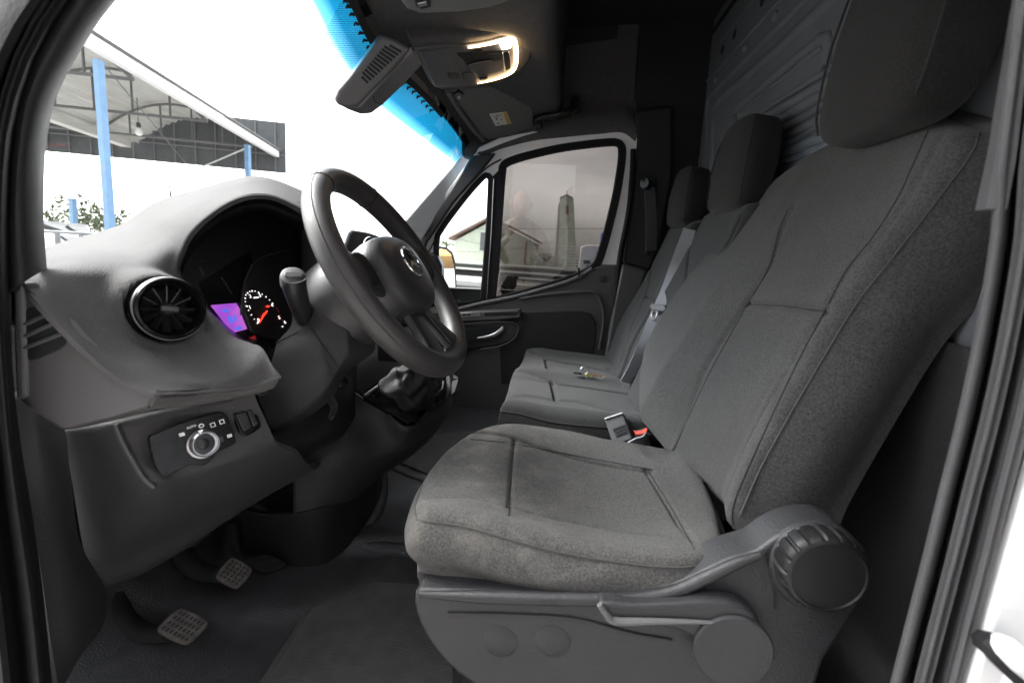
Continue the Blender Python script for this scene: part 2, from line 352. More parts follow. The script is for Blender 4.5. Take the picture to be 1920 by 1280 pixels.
def pad(name, o, ax, quad, depth, mat, parent, n=110, sq=.45, top=None, grooves=(), bulge=.012, rnd=.02, m0=.8, taper=.0, piping=None, pipr=.0022, wr=None, sides=None, **kw):
    """upholstered pad: quad = four corners (a,b) of the seam line, ax = (length, width, outward normal)."""
    o = np.array(o, float); ax = np.array(ax, float); q = np.array(quad, float)
    g = np.linspace(-1, 1, n); S, T = np.meshgrid(g, g, indexing='ij'); S = S.ravel(); T = T.ravel(); m = np.maximum(abs(S), abs(T)); m = np.maximum(m, 1e-9)
    mi = np.minimum(m / m0, 1); s = S / m * mi; t = T / m * mi
    def plan(s, t):
        ss = s * np.sqrt(1 - sq * t * t / 1.0); tt = t * np.sqrt(1 - sq * s * s / 1.0)
        ss /= 1; u = (ss + 1) / 2; v = (tt + 1) / 2
        return (q[0][None] * ((1 - u) * (1 - v))[:, None] + q[1][None] * (u * (1 - v))[:, None] + q[2][None] * (u * v)[:, None] + q[3][None] * ((1 - u) * v)[:, None])
    if sides is not None:
        C = []
        for L in sides:
            L = cr(np.array(L, float), 8) if len(L) > 2 else np.array(L, float); d = np.concatenate([[0], np.cumsum(np.linalg.norm(np.diff(L, axis=0), axis=1))]); d /= d[-1]; C.append((d, L))
        ev = lambda k, u: np.stack([np.interp(u, C[k][0], C[k][1][:, 0]), np.interp(u, C[k][0], C[k][1][:, 1])], 1)
        def plan(s, t):      # sides: v=0, v=1 (along u), u=0, u=1 (along v)
            u = (s * np.sqrt(1 - sq * t * t) + 1) / 2; v = (t * np.sqrt(1 - sq * s * s) + 1) / 2; U1, V1 = u[:, None], v[:, None]
            z1, o1 = np.zeros_like(u), np.ones_like(u)
            return ((1 - V1) * ev(0, u) + V1 * ev(1, u) + (1 - U1) * ev(2, v) + U1 * ev(3, v)
                    - ((1 - U1) * (1 - V1) * ev(0, z1) + U1 * (1 - V1) * ev(0, o1) + (1 - U1) * V1 * ev(1, z1) + U1 * V1 * ev(1, o1)))
        q = np.array([C[0][1][0], C[0][1][-1], C[1][1][-1], C[1][1][0]])
    AB = plan(s, t); z = np.zeros(len(AB))
    if top is not None: z = z + top(AB[:, 0], AB[:, 1])
    e = np.clip((mi - .86) / .14, 0, 1); z = z - rnd * (1 - np.sqrt(np.clip(1 - e * e, 0, 1)))
    inside = (m <= m0 + 1e-6)
    for ln, dp, wd in grooves:
        d = segdist(AB, ln); z = z - dp * np.exp(-(d / wd) ** 2) * np.clip((1 - mi) / .12, 0, 1)
    k = np.clip((m - m0) / (1 - m0), 0, 1); c = q.mean(0); out = AB - c; out /= np.linalg.norm(out, axis=1, keepdims=True) + 1e-9
    AB = AB + out * (bulge * np.sin(pi * np.minimum(k * 1.15, 1)) - taper * k)[:, None]; z = z - depth * k
    if wr is not None: z = z + wr(AB, k)
    P = o + AB[:, :1] * ax[0] + AB[:, 1:2] * ax[1] + z[:, None] * ax[2]
    F = gridF(n, n)
    # close the underside
    idx = np.arange(n * n).reshape(n, n); rim = list(idx[0, :]) + list(idx[1:, -1]) + list(idx[-1, -2::-1]) + list(idx[-2:0:-1, 0])
    F.append(tuple(int(i) for i in rim))
    ob = mk(name, P, F, mat, parent, ang=60, **kw)
    if piping:
        th = np.linspace(0, 2 * pi, 160, endpoint=False); cs, sn = np.cos(th), np.sin(th); mm = np.maximum(abs(cs), abs(sn)); s_, t_ = cs / mm, sn / mm
        ab = plan(s_, t_); zz = (top(ab[:, 0], ab[:, 1]) if top is not None else 0) - rnd
        oo = ab - c; oo /= np.linalg.norm(oo, axis=1, keepdims=True)
        R = o + (ab + oo * .001)[:, :1] * ax[0] + (ab + oo * .001)[:, 1:2] * ax[1] + np.reshape(zz * np.ones(len(ab)), (-1, 1)) * ax[2]
        tube('piping', R, pipr, piping, ob, closed=True, seg=6)
    return ob
# ================================================================== VAN SHELL
setvan(True)
van = thing('van_body', 'dark cab shell of the white van with ribbed steel bulkhead and grey headliner', 'van', (0, 1.1, .72))
# floor, wheel-house step and far side
def fz(x, y):
    d = np.hypot((x + .62), (y - .98) * 1.0); return 0
nx, ny = 90, 110
xs = np.linspace(-1.15, .55, nx); ys = np.linspace(.34, 1.93, ny); Xg, Yg = np.meshgrid(xs, ys, indexing='ij')
Zg = np.full_like(Xg, .75)
# raised tunnel skirt round the console foot and the step strip across the floor
dl = np.hypot(np.maximum(0, Xg + .60), (Yg - 1.02) * .9)
Zg += .018 * (1 / (1 + np.exp((dl - .285) / .006))) * (Xg > -1)
stp = 1 / (1 + np.exp(-(Yg - .93 - .25 * (Xg + .4)) / .006)); Zg += .03 * stp * (1 / (1 + np.exp(-(Xg + .62) / .02)))
Zg += .05 * np.clip((-.78 - Xg) / .25, 0, 1) ** 1.5 * 4
V = np.stack([Xg, Yg, Zg], -1).reshape(-1, 3)
mk('floor_covering', V, gridF(nx, ny), 'floor_rubber', van, solid=0)
box('floor_pan', (-.3, 1.13, .715), (1.7, 1.62, .05), 'black_matte', van)
# side sill (near) and door step well
box('door_sill', (-.15, .355, .70), (1.25, .09, .12), 'plastic_dark', van, bevel=.01)
# firewall with its noise pad
prism('firewall', [(-1.02, .36, .7), (-1.02, 1.93, .7), (-.98, 1.93, 1.45), (-.98, .36, 1.45)], (1, 0, 0), .03, 'carpet', van)
# far side wall below the door and wheel arch side
box('side_wall', (-.3, 1.945, 1.0), (1.7, .03, .62), 'black_satin', van)
# bulkhead: steel sheet with pressed beads, a flange with holes and bolts
BX = .475
bulk = prism('bulkhead', [(BX, .30, .72), (BX, 1.96, .72), (BX, 1.96, 2.32), (BX, .30, 2.32)], (-1, 0, 0), .004, 'bulkhead_paint', van, bevel=0)
def bz(x, y, d=0.): return UX(1180 + x / 4, y / 4, BX - d)
def bead(pts, r, h=.8, k=0): tube('pressed_rib', [bz(*p) for p in pts], r, 'bulkhead_paint', bulk, k=k, seg=12, flat=h, up=(-1, 0, 0))
bead([(392, 700), (470, 570), (930, 0)], .004)
bead([(430, 770), (560, 640), (1130, 0), (1500, -420)], .007)
bead([(585, 1400), (585, 1090), (585, 830), (600, 740), (670, 655), (1330, 0), (1700, -360)], .010)
bead([(632, 1300), (636, 980), (646, 820), (690, 740), (1000, 480), (1520, 0), (1900, -350)], .016, .7)
bead([(800, 1100), (796, 890), (802, 835), (850, 782), (1150, 530), (1440, 295), (1490, 285), (1500, 340), (1490, 500)], .013, .8)
bead([(840, 830), (1150, 590), (1450, 350)], .006)
for p, q, r in (((880, 905), (1500, 530), .007), ((900, 945), (1500, 618), .013), ((930, 1010), (1500, 690), .013), ((960, 1060), (1500, 775), .009), ((990, 1110), (1500, 860), .010), ((1000, 1190), (1500, 900), .006), ((980, 1230), (1500, 1010), .013), ((960, 1290), (1520, 1085), .010), ((940, 1350), (1700, 1080), .012), ((920, 1500), (1700, 1280), .012), ((900, 1700), (1700, 1520), .012)):
    bead([p, q, tuple(np.array(q) + (np.array(q) - np.array(p)) * .8)], r, .9)
bead([(530, 860), (530, 1075)], .008); bead([(530, 1190), (545, 1420)], .008); bead([(430, 860), (420, 1300)], .005)
bead([(345, 870), (450, 850)], .008)
for x, y in ((790, 260), (700, 375), (500, 605), (1000, 5), (560, 745)):
    lathe('bolt_hole', bz(x, y, .0005), (-1, 0, 0), [(.014, 0), (.014, .0016), (.0, .0016)], 'black_matte', bulk, seg=16)
for x, y in ((875, 362), (650, 602), (1100, 120)):
    lathe('bolt', bz(x, y), (-1, 0, 0), [(.012, 0), (.012, .006), (.006, .010), (0, .010)], 'bulkhead_paint', bulk, seg=10)
tube('flange_seal', [bz(*p) for p in ((318, 1000), (322, 830), (350, 650), (470, 470), (800, 0), (1100, -420))], .008, 'black_matte', bulk)
prism('sticker', [bz(*p, .002) for p in ((350, 690), (372, 676), (376, 730), (348, 762))], (-1, 0, 0), .002, 'label_white', bulk, bevel=0)
prism('bulkhead_lining', [(.462, .36, .74), (.462, 1.95, .74), (.462, 1.95, 1.40), (.462, .36, 1.40)], (-1, 0, 0), .008, 'carpet', van, bevel=.003)
# roof and headliner
rf = prism('roof_lining', [(-.10, .30, 2.315), (.56, .30, 2.315), (.56, 1.97, 2.315), (-.10, 1.97, 2.315)], (0, 0, -1), .03, 'roof_cloth', van)
WSP, WSN = (-.42, 1.85, 1.87), nz((.32, 0, -.25))          # plane of the windscreen
hdr = [(560, -120), (640, -40), (664, 5), (700, 80), (735, 125), (775, 157), (830, 215), (862, 255), (876, 278)]
H = np.array([UP(x, y, WSP, WSN) for x, y in hdr])
H = np.concatenate([[H[0] + (H[0] - H[2]) * .9], H, [(H[-1][0], 1.95, H[-1][2])]])
rows = []
for f, dz in ((0, 0), (.05, .035), (.12, .060), (.45, .075), (.85, .075), (.97, .085), (1.0, .13), (1.0, .25), (1.02, .5)):
    row = []
    for p in H:
        e = np.array([-.055, p[1], 1.915]); q = p * (1 - f) + e * f; q[2] = p[2] * (1 - min(f, 1)) + 1.915 * min(f, 1) + dz * .8; row.append(q)
    rows.append(row)
patch('front_headliner', rows, 'headliner', van, raw=True, k=4, thick=.012, kr=3)
# rail above the passenger door
rail = []
for (x, y) in ((868, 292), (905, 302), (945, 288), (1000, 273), (1060, 264), (1120, 257), (1165, 253), (1190, 268)):
    a = U(x, y, 1.885); rail.append([a + (0, .02, -.006), a + (0, -.012, .004), a + (0, -.02, .03), a + (0, -.01, .07), a + (.0, .03, .13), a + (0, .05, .25), a + (0, .06, .5)])
patch('door_rail_trim', rail, 'headliner', van, raw=True, k=4, thick=.02)
# far B pillar: upper trim, belt slot, lower trim
bp = prism('pillar_trim', [U(*p, 1.865) for p in ((1190, 206), (1262, 196), (1262, 330), (1236, 470), (1218, 510), (1168, 492), (1178, 420), (1190, 330), (1194, 262))], (-.1, -1, .05), .07, 'plastic_dark', van, bevel=.012)
prism('belt_slot', [U(*p, 1.855) for p in ((1222, 335), (1232, 335), (1216, 480), (1208, 480))], (-.1, -1, .05), .01, 'black_matte', bp, bevel=.002)
prism('pillar_trim_lower', [U(*p, 1.85) for p in ((1166, 494), (1216, 505), (1186, 590), (1160, 720), (1120, 720), (1134, 662), (1152, 560))], (-.1, -1, .05), .05, 'plastic_mid', van, bevel=.012)
tube('door_seal', [U(*p, 1.862) for p in ((1187, 280), (1185, 330), (1178, 400), (1164, 470), (1158, 520), (1150, 600), (1138, 660), (1128, 720))], .010, 'rubber', van, k=5)
# far A pillar: pale front face and dark side face
prism('windscreen_pillar_trim', [UP(*p, (-.55, 1.83, 1.7), nz((.62, -.7, -.1))) for p in ((640, 560), (748, 428), (868, 290), (890, 290), (798, 440), (700, 590))], nz((.62, -.7, -.1)), .02, 'plastic_pale', van, bevel=.006)
prism('pillar_side_trim', [U(*p, 1.845) for p in ((884, 292), (930, 286), (918, 302), (850, 380), (800, 455), (786, 500), (776, 620), (690, 620), (760, 482), (815, 405))], (.15, -1, 0), .03, 'dash_dark', van, bevel=.006)
# ---- near door opening: A pillar trim and seal (left of the picture), B pillar (right)

def sheet(name, cols, mat, parent, k=4, **kw):
    """cols: list of (path of pixels, Y); joined side by side into a rounded strip."""
    n = max(len(c[0]) for c in cols); rows = []
    C = []
    for path, y in cols:
        P = cr(np.array(path, float), 8); d = np.concatenate([[0], np.cumsum(np.linalg.norm(np.diff(P, axis=0), axis=1))]); t = np.linspace(0, d[-1], 16)
        Q = np.stack([np.interp(t, d, P[:, 0]), np.interp(t, d, P[:, 1])], 1); C.append([U(a, b, y) for a, b in Q])
    return patch(name, np.swapaxes(np.array(C), 0, 1), mat, parent, raw=True, k=k, kr=2, **kw)
pin = [(760, -420), (540, -270), (330, -120), (212, 0), (155, 75), (118, 140), (93, 190), (80, 240), (72, 300), (70, 380), (71, 450), (76, 510)]
pmid = [(690, -480), (460, -300), (240, -120), (130, 0), (80, 85), (50, 150), (33, 210), (25, 270), (19, 340), (17, 420), (17, 490), (19, 545)]
sheet('windscreen_pillar_trim', [([(x + 12, y - 6) for x, y in pin], .47), (pin, .43), ([(.5 * (a[0] + b[0]), .5 * (a[1] + b[1])) for a, b in zip(pin, pmid)], .405), (pmid, .40), ([(x - 6, y) for x, y in pmid], .42)], 'plastic_dark', van)
sheet('door_frame_seal', [([(x + 2, y) for x, y in pmid] + [(26, 750), (45, 860), (60, 960), (75, 1060), (86, 1160), (110, 1400)], .415),
    ([(x - 14, y) for x, y in pmid] + [(16, 750), (30, 860), (45, 960), (60, 1060), (72, 1160), (96, 1400)], .37),
    ([(x - 34, y) for x, y in pmid] + [(0, 750), (10, 860), (22, 960), (36, 1060), (50, 1160), (74, 1400)], .36),
    ([(x - 48, y) for x, y in pmid] + [(-18, 750), (-8, 860), (2, 960), (16, 1060), (30, 1160), (52, 1400)], .375),
    ([(x - 75, y) for x, y in pmid] + [(-55, 750), (-45, 860), (-32, 960), (-20, 1060), (-6, 1160), (18, 1400)], .34),
    ([(x - 230, y - 10) for x, y in pmid] + [(-190, 750), (-130, 860), (-120, 960), (-100, 1060), (-90, 1160), (-70, 1400)], .36)], 'rubber', van)
bpath = [(1960, -420), (1925, -120), (1905, 0), (1893, 100), (1880, 200), (1868, 290), (1848, 392)]
lower = [(1870, 397), (1850, 500), (1828, 620), (1809, 720), (1788, 810), (1765, 900), (1741, 1000), (1716, 1100), (1690, 1200), (1640, 1400)]
allp = bpath[:-1] + [(1862, 392)] + lower[1:]
def sh(p, a, b): return [(x + a + (b - a) * (y + 120) / 1520, y) for x, y in p]
pb = sheet('door_pillar_trim', [(sh(allp, 2, 2), .40), (allp, .355), (sh(allp, 30, 26), .35), (sh(allp, 36, 32), .375), (sh(allp, 44, 40), .375), (sh(allp, 52, 50), .345), (sh(allp, 72, 62), .335), (sh(allp, 84, 72), .35), (sh(allp, 104, 100), .335), (sh(allp, 128, 124), .325), (sh(allp, 138, 134), .36)], 'plastic_mid', van, k=5)
sheet('pillar_flange', [(sh(bpath, 0, 0), .352), (sh(bpath, 30, 60), .348)], 'plastic_mid', van, thick=.02)
tube('door_seal', [U(x, y, .365) for x, y in sh(allp, 52, 50)], .0035, 'rubber', van, k=2)
# far-off step and seat-belt foot behind the seat
prism('rear_corner_trim', [(.47, .37, .72), (.47, .37, 2.2), (.50, .37, 2.2), (.50, .37, .72)], (0, -1, 0), -.2, 'black_satin', van)
# kick panel at the left foot of the picture
patch('kick_panel', [[(20, 740, .42), (60, 765, .43), (122, 808, .46)], [(40, 860, .42), (90, 880, .44), (134, 900, .48)], [(60, 970, .42), (110, 985, .45), (150, 1015, .50)], [(80, 1090, .42), (140, 1090, .46), (196, 1100, .54)], [(95, 1200, .42), (150, 1180, .46), (198, 1150, .545)], [(112, 1300, .42), (150, 1230, .47), (190, 1180, .545)]], 'dash_dark', van, thick=.02)

# outer skin and closing panels of the shell
prism('body_side', [(.318, .322, .30), (.318, .322, 2.75), (4.2, .30, 2.75), (4.2, .30, .30)], (0, -1, 0), .012, 'white_paint', van, bevel=.004)
prism('side_moulding', [(.335, .318, 1.135), (.335, .318, 1.215), (4.1, .296, 1.215), (4.1, .296, 1.135)], (0, -1, 0), .02, 'white_paint', van, bevel=.008)
hp = [U(1872, 1203, .312), U(1888, 1214, .300), U(1908, 1236, .298), U(1940, 1268, .306)]
dh = tube('body_handle', hp, [.006, .008, .008, .007], 'white_paint', van, k=4, seg=10)
tube('handle_gap', [p + np.array([-.002, .006, -.006]) for p in hp], .008, 'rubber', dh, k=4, seg=8)
prism('door_header', [(-.36, .36, 1.95), (.30, .36, 1.95), (.52, .36, 1.95), (.52, .36, 2.33), (-.36, .36, 2.33)], (0, -1, 0), -.03, 'roof_cloth', van, bevel=.004)
prism('side_lining', [(.215, 1.95, 1.3), (.52, 1.95, 1.3), (.52, 1.95, 2.33), (.215, 1.95, 2.33)], (0, -1, 0), -.03, 'plastic_dark', van, bevel=.004)
prism('side_lining', [(-.45, 1.97, 1.93), (.14, 1.97, 1.93), (.14, 1.97, 2.33), (-.45, 1.97, 2.33)], (0, -1, 0), -.03, 'roof_cloth', van, bevel=.004)
prism('roof_skin', [(-.5, .30, 2.36), (4.2, .30, 2.75), (4.2, 2.02, 2.75), (-.5, 2.02, 2.36)], (0, 0, 1), .02, 'white_paint', van, bevel=.004)
prism('roof_front', [(-.5, .30, 1.99), (-.5, 2.02, 1.99), (-.46, 2.02, 2.36), (-.46, .30, 2.36)], (-1, 0, .1), .02, 'white_paint', van, bevel=.004)
# ================================================================== WINDSCREEN
ws = thing('windscreen', 'raked windscreen with a blue shade band along its top edge', 'windscreen', (-.7, 1.1, 1.55))
g, t_, tr = glass('windscreen_glass', (.93, .95, .95))
N_, L_ = t_.nodes, t_.links
ge = N_.new('ShaderNodeNewGeometry'); dp = N_.new('ShaderNodeVectorMath'); dp.operation = 'DOT_PRODUCT'
_ed = TV @ nz((-.25, 0, -.32)); dp.inputs[1].default_value = tuple(_ed)
_p0 = tow(UP(700, 80, WSP, WSN)); base = float(_p0 @ _ed)
L_.new(ge.outputs['Position'], dp.inputs[0])
mr = N_.new('ShaderNodeMapRange'); mr.inputs[1].default_value = base - .03; mr.inputs[2].default_value = base + .115
d2 = N_.new('ShaderNodeVectorMath'); d2.operation = 'DOT_PRODUCT'; _yd = TV @ np.array([0, 1., 0]); d2.inputs[1].default_value = tuple(_yd); L_.new(ge.outputs['Position'], d2.inputs[0])
mn = N_.new('ShaderNodeMath'); mn.operation = 'SUBTRACT'; mn.inputs[1].default_value = float(tow((0, 1.2, 1.8)) @ _yd); L_.new(d2.outputs['Value'], mn.inputs[0])
mi = N_.new('ShaderNodeMath'); mi.operation = 'MINIMUM'; mi.inputs[1].default_value = 0; L_.new(mn.outputs[0], mi.inputs[0])
mq = N_.new('ShaderNodeMath'); mq.operation = 'MULTIPLY'; L_.new(mi.outputs[0], mq.inputs[0]); L_.new(mi.outputs[0], mq.inputs[1])
ma = N_.new('ShaderNodeMath'); ma.operation = 'MULTIPLY_ADD'; ma.inputs[1].default_value = .36; L_.new(mq.outputs[0], ma.inputs[0]); L_.new(dp.outputs['Value'], ma.inputs[2])   # the band follows the curved upper edge
L_.new(ma.outputs[0], mr.inputs[0])
rp = N_.new('ShaderNodeValToRGB'); e = rp.color_ramp.elements
e[0].position = 0; e[0].color = (.004, .055, .095, 1); e[1].position = 1; e[1].color = (.93, .95, .95, 1)
x = e.new(.62); x.color = (.003, .088, .17, 1); x = e.new(.80); x.color = (.07, .28, .46, 1)
L_.new(mr.outputs[0], rp.inputs[0]); L_.new(rp.outputs[0], tr.inputs[0])
wp = [UP(x, y, WSP, WSN) for x, y in ((876, 279), (862, 255), (830, 215), (775, 157), (735, 125), (700, 80), (664, 5))]
top = [p + nz((.25, 0, .32)) * .02 for p in wp]
lo = [(-1.03, y, 1.87 - (1.03 - .42) * .32 / .25) for y in (1.86, 1.5, 1.1, .8, .6, .45, .36)]
top.append(np.array([top[-1][0] + .012, .44, top[-1][2] + .012])); lo.append(np.array(lo[-1]) + (0, -.02, 0)); lo[-1] = (lo[-1][0], .40, lo[-1][2])
top[0] = np.array([top[0][0], 1.90, top[0][2]])
rows = [[np.array(a) * (1 - f) + np.array(b) * f for a, b in zip(top, lo)] for f in (0, .25, .5, .75, 1)]
G_ = cr(np.array(rows), 3); G_ = np.swapaxes(cr(np.swapaxes(G_, 0, 1), 3), 0, 1)
mk('pane', G_.reshape(-1, 3), gridF(*G_.shape[:2]), g, ws)
# dotted print behind the mirror foot and the black marks along the upper edge
def wsp(x, y, d=.0035): return UP(x, y, np.array(WSP) + WSN * d * (1 if WSN[0] > 0 else -1), WSN)
dots = []
for i in range(46):
    for j in range(44):
        px = 608 + i * 2.6 + (j % 2) * 1.3; py = 0 + j * 4.1
        # region limited by the print outline
        if not (px > 606 + max(0, (py - 90)) * .75 and px < 690 + py * .42 and px > 640 - py * .5): continue
        dots.append((px, py))
parts = []
a_, b_, n_ = basis(WSN if WSN[0] > 0 else -WSN)
for px, py in dots:
    c = wsp(px, py); parts.append(([c + a_ * .00105 * cos(q) + b_ * .00105 * sin(q) for q in np.arange(6) * pi / 3], [tuple(range(6))]))
V, F = multi(parts); mk('dot_print', V, F, 'black_matte', ws, smooth=False, kind='stuff')
E_ = [UP(x, y, WSP, WSN) for x, y in hdr[1:]]
def along(x, y, dx): return wsp(x + dx[0], y + dx[1])
sp = cr(np.array([(650, -20), (664, 8), (690, 62), (714, 100), (742, 133), (776, 160), (806, 190), (830, 217)]), 10)
for i in range(4, len(sp) - 4, 3):
    q = sp[i]; 
    if 716 < q[0] < 742: continue
    d = sp[i + 1] - sp[i - 1]; d /= np.linalg.norm(d); nrm = np.array([-d[1], d[0]]); f = 1.0 if q[0] < 715 else .8
    w = [q + nrm * 1, q + nrm * 9 * f + d * 2, q + nrm * 13 * f - d * 3, q + nrm * 17 * f + d * 1]
    tube('ceramic_mark', [wsp(*u) for u in w], .0028, 'black_matte', ws, k=3, seg=5, flat=.25, up=WSN)
tube('edge_band', [wsp(*u) for u in sp], .009, 'black_matte', ws, seg=6, flat=.15, up=WSN)
# ================================================================== OVERHEAD CONSOLE, SENSOR COVER, VISORS, HANDLE
CP, CN = (-.34, 1.16, 1.885), nz((.42, -.18, -.90))
oc = thing('overhead_console', 'lit overhead console with a warm U-shaped lamp strip and storage lid', 'overhead console', (-.3, 1.16, 1.93))
def cz(x, y): return (740 + x * .15625, 40 + y * .15625)
shell = [cz(*p) for p in ((170, 235), (700, 195), (1120, 150), (1490, 40), (1555, 40), (1640, 200), (1665, 350), (1620, 490), (1540, 590), (1400, 690), (1200, 760), (880, 815), (560, 830), (490, 810), (430, 755), (330, 560), (245, 370))]
pprism('shell', shell, CP, CN, .05, 'headliner', oc, bevel=.008, bseg=3)
def cpt(x, y, d=.0): return UP(*cz(x, y), np.array(CP) + CN * d, CN)
face = [(255, 345), (700, 300), (870, 290), (1100, 255), (1290, 205), (1400, 190), (1450, 230), (1480, 350), (1478, 520), (1420, 620), (1300, 690), (1000, 755), (800, 790), (520, 800), (460, 765), (330, 540)]
prism('face_plate', [cpt(*p, .006) for p in face], CN, .01, 'console_grey', oc, bevel=.004, bseg=3, curve=3)
lid = prism('lid', [cpt(*p, .010) for p in ((300, 378), (660, 350), (700, 370), (755, 540), (820, 740), (790, 765), (520, 790), (470, 770), (400, 620))], CN, .008, 'console_grey', oc, bevel=.004, bseg=3)
for i in range(5):
    tube('grip_rib', [cpt(640 + i * 30, 622, .011), cpt(665 + i * 29, 690, .011)], .0012, 'plastic_dark', lid, seg=5)
prism('badge_recess', [cpt(*p, .0066) for p in ((822, 628), (935, 615), (952, 670), (930, 690), (835, 698))], CN, .002, 'black_satin', oc, bevel=.0008)
prism('badge_plate', [cpt(*p, .0076) for p in ((828, 632), (930, 619), (946, 670), (926, 686), (838, 693))], CN, .002, 'console_grey', oc, bevel=.0008)
prism('spectacle_recess', [cpt(*p, .0068) for p in ((745, 385), (980, 372), (1270, 350), (1300, 450), (1200, 490), (1060, 570), (960, 580), (880, 560), (830, 480))], CN, .002, 'black_satin', oc, bevel=.002, curve=3)
prism('thumb_dish', [cpt(*p, .0092) for p in ((880, 540), (1000, 495), (1180, 478), (1120, 530), (1010, 575), (930, 575))], CN, .002, 'console_grey', oc, bevel=.001, curve=3)
for k in range(14):
    tube('ridge', [cpt(965 + k * 24, 400 - k * 1.2, .0085), cpt(968 + k * 24, 450 - k * 1.6, .0085)], .0009, 'plastic_mid', oc, seg=4)
for k in range(11):
    tube('ridge', [cpt(1065 + k * 22, 640 - k * 5, .0075), cpt(1072 + k * 22, 668 - k * 5.4, .0075)], .0009, 'plastic_mid', oc, seg=4)
lm = tube('lamp_strip', [cpt(*p, .010) for p in ((885, 316), (1000, 298), (1150, 268), (1280, 236), (1370, 214), (1425, 225), (1450, 290), (1462, 400), (1455, 520), (1420, 600), (1330, 655), (1220, 695), (1100, 725), (995, 747))], [.0024, .0034, .0042, .0048, .0052, .0055, .0052, .0050, .0046, .0044, .0036, .0028, .0022, .0016], 'lamp_glow', oc, k=4, flat=.5, up=CN)
prism('lamp_lens', [cpt(*p, .0105) for p in ((1262, 250), (1370, 236), (1398, 262), (1396, 318), (1380, 330), (1288, 345))], CN, .004, 'lamp_hot', lm, bevel=.001)
prism('switch', [cpt(*p, .0095) for p in ((905, 345), (1045, 325), (1070, 375), (960, 388))], CN, .004, 'black_satin', oc, bevel=.001)
prism('switch', [cpt(*p, .0095) for p in ((1035, 690), (1120, 678), (1100, 705), (1020, 712))], CN, .004, 'black_satin', oc, bevel=.001)
b_ = prism('button_bar', [cpt(*p, .0095) for p in ((1296, 368), (1370, 362), (1395, 470), (1392, 570), (1330, 600))], CN, .004, 'black_satin', oc, bevel=.001)
tube('trim_line', [cpt(1296, 380, .0115), cpt(1310, 490, .0115), cpt(1322, 610, .0115)], .0012, 'satin_silver', b_, seg=5)
tube('trim_line', [cpt(1370, 370, .0115), cpt(1395, 460, .0115), cpt(1390, 570, .0115)], .0010, 'satin_silver', b_, seg=5)
# sensor cover at the top of the windscreen
sc_ = thing('sensor_cover', 'dark plastic sensor cover with slotted grille at the windscreen top', 'sensor cover', (-.47, 1.02, 1.86))
AP, AN = EYE + .86 * (np.array((-.47, 1.02, 1.83)) - EYE), nz((.55, -.74, -.38))
prism('housing', [UP(*p, AP, AN) for p in ((716, 66), (742, 74), (772, 92), (763, 104), (720, 152), (684, 190), (673, 201), (650, 204), (636, 198), (627, 188), (634, 170), (660, 140))], AN, .028, 'console_grey', sc_, bevel=.007, bseg=4)
BP, BN = tuple(UP(763, 104, AP, AN)), nz((.40, -.45, -.80))
prism('under_cover', [UP(*p, np.array(BP) + BN * .001, BN) for p in ((772, 92), (791, 124), (757, 160), (719, 197), (697, 214), (677, 216), (652, 207), (640, 200), (674, 200), (720, 151), (763, 104))], BN, .010, 'console_grey', sc_, bevel=.004, bseg=3)
for i in range(12):
    f = i / 11.0; a = np.array((725, 82)) * (1 - f) + np.array((675, 141)) * f; b = np.array((752, 98)) * (1 - f) + np.array((690, 156)) * f
    if i in (0, 11): a = a * .8 + b * .2
    tube('grille_slot', [UP(*a, np.array(AP) + AN * .0004, AN), UP(*b, np.array(AP) + AN * .0004, AN)], .0026, 'black_matte', sc_, seg=6, flat=.4, up=AN)
tube('lid_seam', [UP(*p, np.array(BP) + BN * .0012, BN) for p in ((699, 180), (704, 193), (719, 196))], .0008, 'black_matte', sc_)
# passenger visor
VP, VN = (-.33, 1.66, 1.905), nz((.35, -.12, -.93))
vs = thing('sun_visor', 'folded grey sun visor bearing a white and yellow warning sticker', 'sun visor', (-.33, 1.66, 1.93))
pprism('visor_board', [(843, 172), (870, 168), (940, 160), (988, 150), (996, 180), (1001, 225), (1002, 246), (985, 252), (915, 263), (903, 258), (870, 212), (848, 184)], VP, VN, .022, 'visor_vinyl', vs, bevel=.007, bseg=3)
tube('hinge_bar', [UP(*p, np.array(VP) + VN * .004, VN) for p in ((838, 170), (860, 206), (885, 240), (906, 264))], .007, 'visor_vinyl', vs, k=3)
c_ = pprism('clip', [(850, 178), (862, 173), (871, 178), (869, 184), (858, 187)], np.array(VP) + VN * .006, VN, .012, 'black_satin', vs, bevel=.002)
pprism('clip_pin', [(858, 181), (864, 180), (864, 186), (858, 186)], np.array(VP) + VN * .0065, VN, .012, 'satin_silver', c_, bevel=.001)
def vz(x, y): return (900 + x * .05468, 180 + y * .05468)
def vpt(x, y, d=.0015): return UP(*vz(x, y), np.array(VP) + VN * d, VN)
st = prism('warning_sticker', [vpt(*p) for p in ((318, 628), (905, 545), (1080, 950), (535, 1035))], VN, .001, 'label_white', vs, bevel=0)
prism('yellow_band', [vpt(*p, .0020) for p in ((795, 566), (895, 553), (1062, 945), (930, 970))], VN, .0004, 'label_yellow', st, bevel=0)
ov = [vpt(595 + 155 * cos(t) + 10 * sin(t), 685 - 58 * sin(t), .0021) for t in np.linspace(0, 2 * pi, 24, endpoint=False)]
tube('ban_ring', ov, .0009, 'ink_red', st, closed=True, seg=5, flat=.3, up=VN)
tube('ban_bar', [vpt(490, 722, .0021), vpt(700, 648, .0021)], .0009, 'ink_red', st, seg=5, flat=.3, up=VN)
for pts in (((545, 770), (600, 770), (590, 830), (540, 820)), ((580, 935), (665, 925), (655, 960), (580, 965)), ((700, 800), (740, 790), (745, 830), (705, 840)), ((540, 690), (600, 670), (650, 690), (560, 715))):
    prism('pictogram', [vpt(*p, .0020) for p in pts], VN, .0004, 'ink', st, bevel=0)
